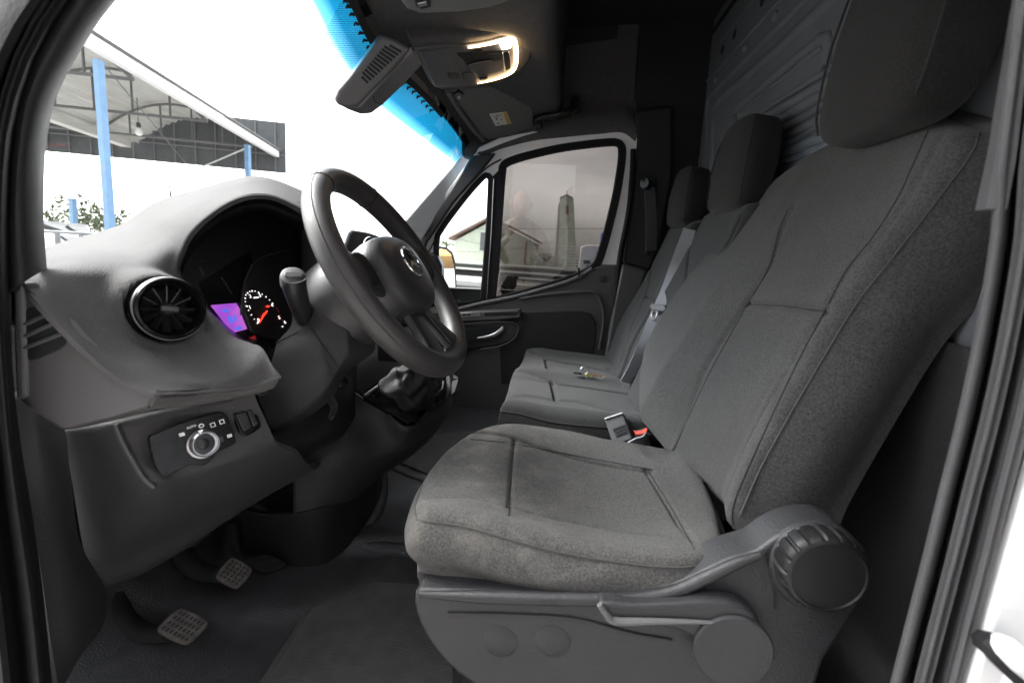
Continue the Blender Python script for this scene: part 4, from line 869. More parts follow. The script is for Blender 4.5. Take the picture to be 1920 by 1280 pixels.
tube('key_blade', kk([(960, 560), (1120, 575), (1240, 600), (1300, 630), (1260, 650), (1180, 660), (1040, 620)]), .0011, 'brass', ky, k=3, seg=6)
tube('key_blade', kk([(970, 610), (1100, 650), (1190, 668), (1230, 640)]), .0012, 'steel', ky, k=3, seg=6)
# ================================================================== DASHBOARD
db = thing('dashboard', 'grey moulded dashboard with round air vent and instrument hood', 'dashboard', (-.6, .9, 1.3))
EN = nz((.12, -.99, .02)); EP = U(90, 640, .412)
def ep(x, y, d=0.): return UP(x, y, EP + EN * d, EN)
VC = U(318, 579, .525); VNn = nz((.88, -.44, .16)); VS = .74
def dent(G):     # the pod is hollowed behind the vent
    r = G - (VC - VNn * .006); h = r @ VNn; d = np.linalg.norm(r - h[..., None] * VNn, axis=-1); w = 1 / (1 + np.exp((d - .0385) / .0022))
    near = np.exp(-(d / .055) ** 8); tgt = np.where(w > .5, -.035, 0); G = G - (h * near)[..., None] * VNn; return G - (.04 * w)[..., None] * VNn
# outer pod: rows run from the windscreen side over the crest and down to the lip
cols = [
 [(580, 412, .795), (588, 402, .79), (588, 392, .84), (590, 384, .90), (600, 372, 1.0)],
 [(526, 381, .745), (526, 372, .74), (525, 363, .79), (525, 355, .85), (525, 340, .95)],
 [(485, 373, .715), (484, 364, .71), (482, 355, .76), (476, 346, .82), (476, 330, .92)],
 [(444, 382, .695), (440, 372, .69), (436, 362, .74), (431, 352, .81), (435, 337, .90)],
 [(400, 408, .675), (394, 398, .67), (384, 381, .72), (376, 367, .80), (386, 350, .90)],
 [(364, 443, .655), (355, 432, .65), (332, 412, .69), (300, 398, .79), (290, 380, .90)],
 [(347, 474, .642), (336, 466, .635), (305, 446, .66), (256, 430, .76), (224, 422, .88)],
 [(338, 503, .634), (326, 497, .622), (272, 478, .61), (190, 462, .70), (110, 456, .82)],
 [(345, 528, .628), (326, 524, .610), (250, 510, .55), (150, 494, .51), (50, 490, .52)],
 [(370, 560, .622), (335, 556, .590), (235, 555, .515), (120, 535, .45), (42, 528, .42)],
 [(402, 594, .615), (360, 600, .570), (265, 635, .49), (180, 638, .44), (112, 610, 0)],
 [(436, 629, .61), (400, 648, .553), (325, 688, .483), (260, 697, .44), (206, 697, 0)],
 [(470, 643, .60), (440, 674, .55), (385, 708, .495), (325, 722, .455), (264, 729, 0)],
 [(492, 653, .588), (475, 685, .555), (432, 714, .515), (372, 731, .475), (300, 738, 0)],
 [(512, 688, .572), (502, 702, .565), (478, 717, .545), (438, 728, .515), (385, 738, .485)],
 [(523, 707, .565), (518, 712, .565), (508, 718, .562), (490, 723, .552), (470, 728, .54)],
]
pr_ = [[(ep(p[0], p[1], .009) if p[2] == 0 else U(*p)) for p in c] for c in cols]
patch('upper_pad', pr_, 'dash_grey', db, k=14, kr=10, thick=.005, raw=True, mod=dent)
lipr = [[ep(300, 738, .008), U(385, 738, .485), U(470, 728, .54), U(523, 708, .565)], [ep(296, 743, .007), U(384, 742, .488), U(470, 731, .545), U(522, 713, .57)], [ep(284, 764, .004), U(382, 754, .492), U(470, 738, .550), U(514, 726, .580)], [ep(283, 768, -.012), U(382, 757, .515), U(470, 741, .575), U(512, 728, .605)]]
patch('pad_lip', lipr, 'dash_grey', db, k=6, thick=.005, raw=True)
# right cheek of the hood and the strip below the instruments
patch('hood_cheek', [[(588, 396, .80), (578, 412, .80), (566, 428, .83)], [(594, 440, .80), (582, 455, .81), (567, 470, .84)], [(600, 500, .80), (585, 510, .81), (566, 515, .84)], [(618, 545, .78), (600, 548, .79), (575, 545, .83)], [(640, 580, .76), (615, 590, .76), (585, 590, .80)]], 'dash_dark', db, k=4, thick=.01)
patch('hood_lining', [[(342, 500, .66), (338, 520, .64), (360, 555, .62), (400, 595, .62), (440, 632, .63), (470, 642, .64)], [(356, 500, .72), (352, 525, .70), (374, 560, .68), (412, 598, .68), (450, 632, .68), (478, 640, .68)], [(372, 505, .78), (366, 530, .76), (388, 565, .73), (424, 600, .72), (458, 630, .71), (484, 637, .70)]], 'black_satin', db, k=4, thick=.004)
patch('hood_lining', [[(328, 502, .655), (349, 446, .69), (395, 398, .715), (441, 372, .735), (485, 361, .755), (529, 369, .785), (584, 398, .83), (592, 480, .86), (588, 520, .87)], [(343, 499, .665), (366, 458, .68), (408, 416, .70), (450, 394, .72), (486, 388, .74), (525, 398, .77), (568, 428, .82), (570, 480, .84), (566, 520, .85)], [(352, 512, .74), (376, 466, .78), (416, 424, .80), (454, 404, .82), (488, 399, .84), (524, 409, .86), (560, 436, .89), (562, 482, .90), (560, 520, .90)], [(360, 522, .80), (384, 474, .84), (424, 432, .86), (458, 414, .88), (490, 409, .90), (522, 418, .92), (554, 444, .94), (556, 484, .94), (556, 520, .94)]], 'black_satin', db, k=4, thick=.004)
# instrument cluster: flat face turned to the driver
IC = U(500, 560, .775); IN = nz((.86, -.30, .42))
def ip(x, y, d=0.): return UP(x, y, IC + IN * d, IN)
cl = prism('instrument_panel', [ip(*p) for p in ((335, 500), (380, 420), (450, 385), (530, 385), (575, 420), (590, 560), (560, 620), (500, 660), (430, 660), (380, 600))], IN, .01, 'black_satin', db, bevel=0)
prism('display_mask', [ip(*p, .001) for p in ((372, 530), (470, 470), (478, 520), (440, 640), (420, 640))], IN, .003, 'black_gloss', cl, bevel=.0005)
# raised binnacle of the rev counter
prism('dial_surround', [ip(*p, .012) for p in ((453, 580), (462, 520), (476, 492), (500, 478), (530, 470), (552, 467), (560, 520), (556, 600), (520, 640), (470, 622))], IN, .014, 'black_satin', cl, bevel=.004)
tube('dial_edge', [ip(*p, .0128) for p in ((451, 590), (456, 545), (464, 516), (478, 492), (500, 479), (526, 472), (550, 467))], .0011, 'plastic_mid', cl, k=4)
lcd = bpy.data.materials.new('lcd'); lcd.use_nodes = True; nt_ = lcd.node_tree; b_ = nt_.nodes['Principled BSDF']
b_.inputs['Base Color'].default_value = (.05, .02, .09, 1); b_.inputs['Emission Strength'].default_value = .062
n_ = nt_.nodes.new('ShaderNodeTexNoise'); n_.inputs['Scale'].default_value = 30; r_ = nt_.nodes.new('ShaderNodeValToRGB'); tc_ = nt_.nodes.new('ShaderNodeTexCoord')
nt_.links.new(tc_.outputs['Object'], n_.inputs['Vector']); nt_.links.new(n_.outputs[0], r_.inputs[0]); nt_.links.new(r_.outputs[0], b_.inputs['Emission Color'])
r_.color_ramp.elements[0].color = (.55, .12, .95, 1); r_.color_ramp.elements[0].position = .38; r_.color_ramp.elements[1].color = (.80, .20, .98, 1); r_.color_ramp.elements[1].position = .62
lb = bpy.data.materials.new('lcd_blue'); lb.use_nodes = True; b_ = lb.node_tree.nodes['Principled BSDF']; b_.inputs['Base Color'].default_value = (.02, .05, .2, 1); b_.inputs['Emission Color'].default_value = (.12, .20, 1, 1); b_.inputs['Emission Strength'].default_value = .08
scr = prism('display_screen', [ip(*p, .006) for p in ((396, 572), (443, 568), (471, 614), (436, 624))], IN, .002, lcd, cl, bevel=0)
for P in (((416, 580), (427, 578), (430, 584), (419, 586)), ((426, 594), (434, 592), (438, 604), (431, 606)), ((436, 591), (440, 590), (446, 601), (441, 603)), ((440, 614), (452, 611), (455, 616), (443, 619))):
    prism('display_mark', [ip(*p, .0066) for p in P], IN, .0004, lb, scr, bevel=0)
tube('screen_frame', [ip(*p, .008) for p in ((446, 567), (460, 590), (474, 613))], .0016, 'plastic_dark', cl)
tube('screen_frame', [ip(*p, .003) for p in ((415, 519), (425, 535), (435, 552))], .0008, 'plastic_mid', cl)
for P in ((373, 491, 386, 488), (374, 502, 380, 516), (377, 501, 383, 515)):
    tube('warning_mark', [ip(P[0], P[1], .004), ip(P[2], P[3], .004)], .0008, 'plastic_mid', cl, seg=4)
# dial: zoom frame 360,400 at 0.2031
def gz(x, y): return (360 + x * .2031, 400 + y * .2031)
def gp(x, y, d=.0135): return ip(*gz(x, y), d)
for i, (x, y, x2, y2, w) in enumerate(((604, 1016, 612, 1000, 1.6), (574, 972, 578, 978, 1.2), (545, 934, 552, 938, 1.6), (519, 892, 526, 897, 1.2), (498, 852, 514, 860, 1.6), (489, 812, 497, 816, 1.2), (486, 780, 498, 786, 1.4), (493, 750, 502, 756, 1.2), (508, 730, 518, 740, 1.5), (530, 716, 536, 724, 1.2), (552, 710, 558, 722, 1.6), (581, 714, 585, 722, 1.2), (612, 724, 620, 738, 1.5), (645, 742, 651, 750, 1.2), (680, 766, 687, 774, 1.6), (713, 795, 720, 801, 1.2), (740, 826, 748, 834, 1.6), (830, 1042, 842, 1046, 1.4))):
    tube('dial_tick', [gp(x, y), gp(x2, y2)], .0006 * w, 'gauge_white', cl, seg=4)
for s, x, y in (('0', 615, 985), ('1', 535, 868), ('2', 538, 765), ('3', 628, 760), ('4', 740, 848), ('5', 806, 962), ('6', 858, 1004)):
    r_ = gp(x + 20, y - 3) - gp(x, y); u_ = gp(x - 6, y - 20) - gp(x, y); words('dial_number', s, gp(x, y), r_, u_, .0088, 'gauge_white', cl, thick=.0002)
tube('dial_legend', [gp(570, 778), gp(616, 774)], .0011, 'gauge_white', cl, seg=4, flat=.4, up=IN)
tube('dial_needle', [gp(622, 1012, .017), gp(660, 940, .017), gp(694, 900, .017)], [.0008, .0019, .0014], 'gauge_red', cl, seg=6)
prism('needle_tail', [gp(*p, .016) for p in ((680, 856), (700, 846), (722, 858), (704, 868))], IN, .001, 'gauge_red', cl, bevel=0)
for x, y in ((782, 874), (796, 902), (812, 938), (822, 970), (832, 984)):
    tube('red_zone', [gp(x, y), gp(x + 7, y + 9)], .0007, 'gauge_dim_red', cl, seg=4)
prism('panel_reflector', [ip(*p, .004) for p in ((462, 636), (478, 628), (482, 640), (468, 645))], IN, .001, 'gauge_dim_red', cl, bevel=0)
# round air vent
a_, b_, n_ = basis(VNn); v_ = lambda P: [(r * VS, h * VS) for r, h in P]
vt = lathe('air_vent', VC, VNn, v_([(.0385, -.03), (.0405, -.002), (.045, .010), (.0485, .014), (.0525, .012), (.0545, .004), (.054, -.012), (.050, -.014), (.043, -.03)]), 'black_gloss', db, seg=64)
bm = bmesh.new(); bm.from_mesh(vt.data); bmesh.ops.delete(bm, geom=[f for f in bm.faces if len(f.verts) > 8], context='FACES'); bm.to_mesh(vt.data); bm.free()
lathe('vent_trim', VC, VNn, v_([(.0545, -.002), (.0556, .002), (.0545, .006), (.0535, .006)]), 'satin_silver', vt, seg=64, cap=False)
lathe('vent_well', VC - n_ * .030, VNn, v_([(.0405, .0), (.0405, .0005), (.0, .0005)]), 'black_matte', vt, seg=40)
for i in range(12):
    t = 2 * pi * i / 12 + .2; r_ = cos(t) * a_ + sin(t) * b_; tg_ = -sin(t) * a_ + cos(t) * b_
    q = [VC - n_ * .012 + r_ * .012 * VS, VC - n_ * .009 + (r_ * .026 + tg_ * .003) * VS, VC - n_ * .007 + (r_ * .0415 + tg_ * .007) * VS]
    strap('vent_blade', q, tg_ * .5 + n_, .010, .0014, 'black_satin', vt, k=3)
lathe('vent_knob', VC - n_ * .010, VNn, v_([(.012, -.006), (.013, .004), (.011, .010), (.008, .012), (.0, .011)]), 'black_satin', vt, seg=24)
box('vent_grip', VC + n_ * .0005, (.020, .008, .006), 'plastic_mid', vt, ax=(nz(a_ * -.95 + b_ * .2), nz(b_ * .95 + a_ * .2), n_), bevel=.002)
# end panel with the demister slots
endp = [(38, 530), (52, 546), (78, 573), (110, 607), (155, 655), (205, 698), (262, 730), (290, 738), (276, 763), (200, 785), (118, 806), (80, 782), (58, 764), (46, 745), (42, 650)]
ed = prism('end_panel', [ep(*p) for p in endp], EN, .02, 'dash_smooth', db, bevel=.003)
tube('panel_seam', [ep(*p, .001) for p in ((40, 527), (54, 545), (80, 572), (112, 606), (157, 655), (207, 699), (264, 731), (293, 738), (280, 764))], .0016, 'black_matte', ed, k=3)
prism('edge_strip', [ep(*p, .004) for p in ((22, 530), (40, 530), (46, 650), (48, 745), (28, 752), (24, 650))], EN, .02, 'dash_smooth', db, bevel=.004)
prism('demister_recess', [ep(*p, .0008) for p in ((46, 585), (52, 577), (64, 574), (75, 577), (90, 592), (110, 610), (126, 634), (124, 646), (112, 656), (70, 673), (56, 676), (48, 670))], EN, .003, 'black_matte', ed, bevel=.001)
for p in (((47, 608), (84, 591)), ((47, 630), (103, 605)), ((47, 652), (120, 624))):
    tube('demister_slat', [ep(*q, .0015) for q in p], .0022, 'dash_smooth', ed, seg=6)
# belly below the end panel
patch('lower_cheek', [[(46, 745, .415), (120, 740, .42), (200, 730, .425), (282, 764, .435)], [(60, 765, .42), (130, 768, .43), (210, 765, .44), (282, 768, .445)], [(85, 784, .435), (140, 790, .45), (210, 780, .46), (284, 768, .47)], [(118, 806, .46), (160, 800, .47), (220, 786, .485), (290, 768, .50)]], 'dash_smooth', db, k=4, thick=.01)
# knee panel
kn_ = [
 [(118, 803, .48), (165, 794, .49), (215, 786, .50), (300, 768, .52), (400, 748, .56), (500, 722, .61)],
 [(124, 815, .478), (170, 806, .482), (212, 796, .485), (300, 784, .515), (400, 764, .55), (478, 738, .585)],
 [(130, 870, .486), (180, 858, .487), (240, 850, .487), (320, 846, .52), (410, 828, .555), (500, 792, .60)],
 [(138, 920, .495), (200, 905, .492), (272, 890, .488), (340, 880, .52), (430, 855, .56), (516, 826, .61)],
 [(146, 970, .507), (210, 950, .502), (290, 916, .496), (350, 902, .53), (450, 868, .575), (530, 840, .63)],
 [(156, 1025, .522), (230, 1000, .53), (310, 965, .55), (390, 930, .59), (480, 890, .63), (560, 852, .68)],
 [(172, 1068, .535), (240, 1045, .56), (320, 1005, .60), (400, 962, .64), (480, 920, .68), (575, 868, .74)],
 [(196, 1102, .55), (260, 1076, .585), (340, 1032, .63), (410, 985, .67), (490, 935, .72), (590, 880, .79)],
 [(206, 1100, .60), (270, 1072, .64), (345, 1026, .69), (415, 980, .73), (495, 930, .78), (600, 870, .86)],
]
patch('knee_panel', kn_, 'dash_dark', db, k=5, thick=.012)
tube('panel_edge', [U(*p) for p in ((216, 796, .483), (232, 832, .484), (252, 868, .485), (270, 896, .486), (290, 913, .49))], .0035, 'plastic_mid', db, k=4)
# light switch panel
LN = nz((.80, -.52, .30)); LC = U(375, 830, .523)
def lz(x, y): return (260 + x * .15625, 720 + y * .15625)
def lpt(x, y, d=0.): return UP(*lz(x, y), LC + LN * d, LN)
lsw = prism('switch_panel', [lpt(*p, .002) for p in ((128, 640), (180, 600), (500, 470), (800, 375), (960, 335), (1030, 350), (1080, 430), (1165, 650), (1150, 710), (1060, 760), (940, 815), (890, 890), (810, 960), (720, 975), (620, 965), (500, 1020), (350, 1090), (270, 1075), (210, 990), (150, 800))], LN, .012, 'black_gloss', db, bevel=.002, curve=3)
kb = lathe('light_knob', lpt(770, 715, .002), LN, [(r * .84, h) for r, h in ((.0235, 0), (.0230, .003), (.0205, .004), (.0205, .014), (.0185, .0165), (.0175, .0165), (.0165, .0145), (.0, .0140))], 'satin_silver', lsw, seg=48)
lathe('knob_face', lpt(770, 715, .0162), LN, [(r * .84, h) for r, h in ((.0168, 0), (.0168, .0008), (.009, .0012), (.0085, .0002), (.0, .0002))], 'black_satin', kb, seg=40)
lathe('knob_button', lpt(770, 712, .0166), LN, [(.0072, 0), (.0072, .0014), (.006, .002), (.0, .002)], 'black_satin', kb, seg=24)
prism('knob_pointer', [lpt(*p, .0185) for p in ((712, 560), (770, 540), (772, 560), (742, 592))], LN, .0008, 'print_white', kb, bevel=0)
def icon(x, y, kind):
    c = lpt(x, y, .0026); ra = nz(lpt(x + 40, y - 13, .0026) - c); ua = nz(lpt(x - 14, y - 40, .0026) - c)
    if kind == 'ring': tube('switch_symbol', [c + .0028 * (cos(t) * ra + .8 * sin(t) * ua) for t in np.linspace(0, 2 * pi, 14, endpoint=False)], .0006, 'print_white', lsw, closed=True, seg=5)
    elif kind == 'box': tube('switch_symbol', [c + .0026 * (i * ra + j * ua) for i, j in ((-1, -1), (1, -1), (1, 1), (-1, 1))], .0007, 'print_white', lsw, closed=True, seg=5)
    elif kind == 'bars':
        for k in (-1, 0, 1): tube('switch_symbol', [c + ra * -.003 + ua * k * .0016, c + ra * .003 + ua * k * .0016], .00055, 'print_white', lsw, seg=5)
    else: words('switch_symbol', kind, c, ra, ua, .0040, 'print_white', lsw, thick=.0002)
icon(520, 602, 'bars'); icon(635, 512, 'AUTO'); icon(752, 498, 'ring'); icon(890, 488, 'box'); icon(998, 450, 'box'); icon(1090, 618, 'bars'); icon(945, 680, 'ring'); icon(790, 700, 'O')
for P in (((835, 470), (875, 580)), ((935, 420), (975, 530)), ((910, 600), (1085, 525))):
    tube('button_gap', [lpt(*p, .0022) for p in P], .0006, 'black_matte', lsw, seg=4)
prism('level_wheel', [lpt(*p, .006) for p in ((965, 630), (1010, 610), (1035, 680), (990, 700))], LN, .005, 'plastic_mid', lsw, bevel=.0015)
bb = prism('blank_switch', [lpt(*p, .002) for p in ((1130, 330), (1180, 275), (1330, 232), (1380, 260), (1470, 480), (1440, 540), (1310, 620), (1240, 600), (1200, 540))], LN, .01, 'black_gloss', db, bevel=.002, curve=2)
for P in (((1172, 358), (1290, 318), (1368, 520), (1262, 570)), ((1300, 314), (1360, 292), (1445, 478), (1380, 514))):
    prism('rocker', [lpt(*p, .006) for p in P], LN, .006, 'black_satin', bb, bevel=.0015)
tube('rocker_edge', [lpt(1178, 366, .0075), lpt(1264, 562, .0075)], .0009, 'plastic_mid', bb, seg=5)
# dash top behind the wheel towards the windscreen and the middle of the dash
patch('dash_top', [[(.0, .40, 0), (.0, 1.0, 0), (.0, 1.9, 0)]] if False else [[np.array((-1.02, y, 1.33)) for y in (.40, .8, 1.2, 1.6, 1.92)], [np.array((-.88, y, 1.42)) for y in (.44, .8, 1.2, 1.6, 1.92)], [np.array((-.72, y, 1.43)) for y in (.56, .84, 1.2, 1.6, 1.92)], [np.array((-.64, y, 1.40)) for y in (.70, .90, 1.2, 1.6, 1.92)], [np.array((-.60, y, 1.30)) for y in (.72, .92, 1.2, 1.6, 1.92)], [np.array((-.64, y, 1.08)) for y in (.74, .95, 1.2, 1.6, 1.92)], [np.array((-.80, y, .95)) for y in (.74, .95, 1.2, 1.6, 1.92)]], 'dash_dark', db, raw=True, k=4, thick=.01)
# centre vents and screen housing seen over the wheel
CN_ = nz((.9, -.35, .2)); CPn = U(690, 470, 1.12)
ch = pprism('centre_housing', [(655, 436), (662, 430), (692, 435), (712, 442), (722, 470), (735, 520), (660, 540), (640, 480)], CPn, CN_, .06, 'plastic_mid', db, bevel=.006)
c0 = UP(693, 466, CPn + CN_ * .002, CN_)
lathe('round_vent', c0, CN_, [(.026, 0), (.027, .006), (.025, .009), (.021, .009), (.020, .002), (.0, .002)], 'black_satin', ch, seg=32)
lathe('vent_ring', c0 + CN_ * .0085, CN_, [(.0275, -.003), (.0285, 0), (.0275, .002), (.026, .002)], 'chrome', ch, seg=32, cap=False)
lathe('vent_hub', c0 + CN_ * .002, CN_, [(.009, 0), (.009, .007), (.0, .009)], 'black_satin', ch, seg=20)
patch('side_pad', [[(596, 470, .95), (640, 480, 1.0), (700, 500, 1.05)], [(600, 500, .90), (640, 505, .95), (700, 520, 1.0)], [(604, 530, .86), (640, 540, .88), (700, 560, .95)], [(620, 570, .82), (660, 590, .86), (700, 600, .9)]], 'dash_grey', db, k=4, thick=.01)
box('dash_light_block', (-.86, 1.22, 1.14), (.24, 1.40, .46), 'black_matte', db, bevel=.01)  # unseen black block, added to stop light leaking in below the dash
# open tray and console cheek under the column
patch('under_tray', [[(505, 770, .70), (560, 745, .78), (620, 705, .86), (650, 680, .94), (672, 650, 1.02)], [(515, 850, .66), (570, 830, .72), (620, 812, .80), (650, 775, .88), (668, 740, .97)], [(560, 862, .76), (600, 842, .80), (640, 820, .86), (660, 790, .92), (674, 770, .96)]], 'black_satin', db, k=4, thick=.01)
prism('tray_lip', [U(*p) for p in ((600, 742, .80), (622, 735, .82), (635, 758, .82), (632, 772, .80), (622, 788, .79), (616, 784, .79), (622, 765, .80), (612, 748, .80))], nz((.6, -.7, .4)), .01, 'dash_dark', db, bevel=.002)
# ================================================================== STEERING COLUMN, WHEEL, STALK
be = radians(32.5); wn = np.array([cos(be), 0, sin(be)]); wt = np.array([-sin(be), 0, cos(be)]); wy = np.array([0, 1., 0])
wc = np.array((-.283, .735, 1.447)); WR = .172
sw_ = thing('steering_wheel', 'black steering wheel with worn rim and silver star emblem on its hub', 'steering wheel', wc)
V = []; n1, n2 = 128, 22
for i in range(n1):
    t = 2 * pi * i / n1; rd = wy * cos(t) + wt * sin(t); ce = wc + rd * WR
    flat = 1 - .0 * sin(t); fat = 1 + .10 * max(0, -sin(t)) ** 2
    for j in range(n2):
        p = 2 * pi * j / n2; V.append(ce + (rd * .0175 * cos(p) + wn * .0205 * sin(p)) * fat)
rim = mk('rim', V, gridF(n1, n2, True, True), 'wheel_leather', sw_)
tube('rim_seam', [wc + (wy * cos(t) + wt * sin(t)) * (WR + .0160) + wn * .0075 for t in np.linspace(0, 2 * pi, 128, endpoint=False)], .0009, 'black_satin', rim, closed=True, seg=5)
for t in (radians(62), radians(118)):
    rd = wy * cos(t) + wt * sin(t); tube('rim_joint', [wc + rd * WR + rd * .0178 * cos(p) + wn * .0209 * sin(p) for p in np.linspace(0, 2 * pi, 24, endpoint=False)], .0008, 'black_matte', rim, closed=True, seg=5)
# hub cover: rounded dome
V = []; prof = [(1.0, -.030), (1.03, -.012), (1.0, .008), (.93, .020), (.80, .027), (.5, .031), (.25, .0325), (.0, .033)]; seg = 64
for s_, h in prof:
    for j in range(seg):
        t = 2 * pi * j / seg; c_, s2 = cos(t), sin(t); ex = .72
        a = np.sign(c_) * abs(c_) ** ex * .083 * s_; b = (np.sign(s2) * abs(s2) ** ex * (.066 if s2 > 0 else .074)) * s_ ; a *= (1 - .16 * max(0, -s2))
        V.append(wc + wy * a + wt * (b - .004) + wn * (h + .002))
hub = mk('hub_cover', V, gridF(len(prof), seg, False, True), 'hub_plastic', sw_)
# emblem: three-pointed star in a ring
ec = wc + wn * .0345 + wt * .002
tube('emblem_ring', [ec + (wy * cos(t) + wt * sin(t)) * .0265 for t in np.linspace(0, 2 * pi, 48, endpoint=False)], .0021, 'chrome', hub, closed=True, seg=8)
Vs = []; Fs = []
for k in range(3):
    t = pi / 2 + k * 2 * pi / 3; tip = ec + (wy * cos(t) + wt * sin(t)) * .0255 + wn * .0005
    l = ec + (wy * cos(t + pi / 3) + wt * sin(t + pi / 3)) * .0058; r = ec + (wy * cos(t - pi / 3) + wt * sin(t - pi / 3)) * .0058; top_ = ec + wn * .004; o = len(Vs)
    Vs += [tip, l, top_, r, ec - wn * .002]; Fs += [(o, o + 1, o + 2), (o, o + 2, o + 3), (o, o + 4, o + 1), (o, o + 3, o + 4)]
mk('emblem_star', Vs, Fs, 'chrome', hub, smooth=False)
words('airbag_mark', 'AIRBAG', wc + wn * .0335 - wt * .052 + wn * -.004, wy, wt, .008, 'plastic_mid', hub)
words('horn_mark', '((', wc + wy * -.062 + wt * .034 + wn * .022, wy, wt, .014, 'plastic_mid', hub)
# spokes
def spoke(t, w0, w1, r0=.055, r1=.162):
    rd = wy * cos(t) + wt * sin(t); tg = -wy * sin(t) + wt * cos(t); rows = []
    for f in np.linspace(0, 1, 7):
        r = r0 + (r1 - r0) * f; w = w0 + (w1 - w0) * f + .010 * (2 * f - 1) ** 2; row = []
        for q in np.linspace(0, 2 * pi, 16, endpoint=False):
            row.append(wc + rd * r + tg * w * np.sign(cos(q)) * abs(cos(q)) ** .7 + wn * (.010 * np.sign(sin(q)) * abs(sin(q)) ** .7 - .010 + .014 * f))
        rows.append(row)
    A = cr(np.array(rows), 3); n = len(A); return mk('spoke', A.reshape(-1, 3), gridF(n, 16, False, True) + [tuple(range(16)), tuple((n - 1) * 16 + j for j in range(16))], 'hub_plastic', sw_)
s1 = spoke(radians(4), .034, .030); spoke(radians(176), .034, .030); s3 = spoke(radians(-72), .020, .022); spoke(radians(-108), .020, .022)
for sg_ in (1, -1):
    c = wc + wy * .118 * sg_ + wt * .012 + wn * .0085
    pts = [c + wy * a * sg_ + wt * b for a, b in ((-.022, -.022), (.018, -.026), (.030, -.010), (.026, .018), (.006, .026), (-.020, .022))]
    prism('button_pod', pts, wn, .012, 'black_satin', s1, bevel=.003, curve=3)
tube('spoke_inlay', [wc + (wy * cos(radians(-72)) + wt * sin(radians(-72))) * r + wn * z for r, z in ((.080, .004), (.11, .006), (.15, .010))], .0022, 'black_satin', s3, seg=6)
tube('spoke_inlay', [wc + (wy * cos(radians(-80)) + wt * sin(radians(-80))) * r + wn * z for r, z in ((.080, .004), (.11, .006), (.15, .010))], .0022, 'black_satin', s3, seg=6)
# column cowl behind the wheel
cw = thing('steering_column', 'dark plastic steering column cowl below the wheel', 'steering column', wc - wn * .15)
lathe('collar', wc - wn * .115, wn, [(.070, -.03), (.080, -.01), (.083, .02), (.080, .055), (.074, .062), (.03, .066), (.0, .066)], 'hub_plastic', cw, seg=48)
cowl = [
 [(596, 540, .70), (560, 560, .675), (548, 580, .665), (546, 610, .66), (520, 640, .655)],
 [(625, 535, .675), (600, 565, .66), (586, 600, .65), (580, 640, .645), (508, 680, .64)],
 [(635, 560, .665), (622, 600, .655), (606, 640, .645), (594, 690, .64), (484, 735, .645)],
 [(650, 600, .665), (646, 640, .66), (632, 680, .655), (600, 730, .65), (498, 775, .66)],
 [(664, 640, .675), (660, 668, .67), (640, 692, .665), (600, 748, .66), (512, 806, .67)],
 [(700, 640, .72), (700, 660, .72), (650, 700, .70), (610, 758, .69), (520, 815, .70)],
]
patch('cowl', cowl, 'plastic_dark', cw, k=5, thick=.012)
tube('cowl_seam', [U(*p) for p in ((516, 643, .6525), (548, 627, .6535), (578, 610, .6455), (606, 648, .642), (634, 690, .6525))], .0008, 'black_matte', cw, seg=5)
lathe('pull_handle', U(640, 716, .73), nz((.5, -.5, .2)), [(.010, -.03), (.012, 0), (.010, .006), (.0, .008)], 'black_gloss', cw, seg=16)
# stalk
sk = thing('control_stalk', 'black column stalk with grey end button', 'stalk', U(566, 590, .66))
q = [U(578, 600, .675), U(570, 590, .655), U(560, 565, .635), U(553, 540, .622), U(550, 520, .615)]
tube('stem', q, [.017, .0145, .0150, .0165, .0172], 'black_satin', sk, k=5, seg=20)
ax_ = nz(q[-1] - q[-2]); ca = nz(np.array([.65, -.65, .4]) + ax_ * 1.0)
lathe('cap', q[-1] - ca * .006, ca, [(.0172, -.008), (.0178, .004), (.0165, .009), (.013, .011), (.0, .0115)], 'plastic_mid', sk, seg=28)
a_, b_, n_ = basis(ca)
prism('end_button', [q[-1] + ca * .0075 + a_ * x * 1.0 + b_ * y for x, y in ((-.009, -.005), (.009, -.005), (.012, 0), (.009, .0055), (-.009, .0055), (-.012, 0))], ca, .006, 'dash_smooth', sk, bevel=.0015, curve=2)
tube('stem_collar', [U(590, 606, .675) + .0 * wn, U(578, 600, .668)], .021, 'black_satin', sk, seg=20)
# ================================================================== CENTRE CONSOLE AND SHIFTER
cc = thing('gear_console', 'black centre console carrying the gear lever in a leather gaiter', 'console', (-.55, 1.05, .95))
GP = U(765, 745, 1.03); GN = nz((.45, -.25, .86))
def gpp(x, y, d=0.): return UP(x, y, GP + GN * d, GN)
con = [
 [gpp(640, 716, -.012), gpp(680, 747, -.004), gpp(722, 770, -.004), gpp(770, 799, -.004), gpp(840, 742, -.004), gpp(842, 700, -.02)],
 [gpp(630, 722, -.02), gpp(676, 753, -.012), gpp(720, 777, -.012), gpp(772, 808, -.010), gpp(845, 750, -.012), gpp(850, 700, -.03)],
 [U(590, 790, .90), U(645, 790, .92), U(700, 805, .94), U(760, 838, .96), U(838, 775, 1.08), U(850, 720, 1.2)],
 [U(562, 850, .85), U(610, 850, .86), U(660, 855, .885), U(722, 862, .945), U(810, 812, 1.06), U(845, 760, 1.2)],
 [U(552, 900, .84), U(590, 902, .85), U(640, 902, .875), U(700, 886, .935), U(760, 862, 1.04), U(800, 830, 1.15)],
 [U(553, 960, .835), U(590, 955, .845), U(630, 945, .875), U(668, 932, .925), U(714, 890, 1.04), U(740, 860, 1.15)],
]
patch('console_body', con, 'plastic_dark', cc, k=5, thick=.012, raw=True)
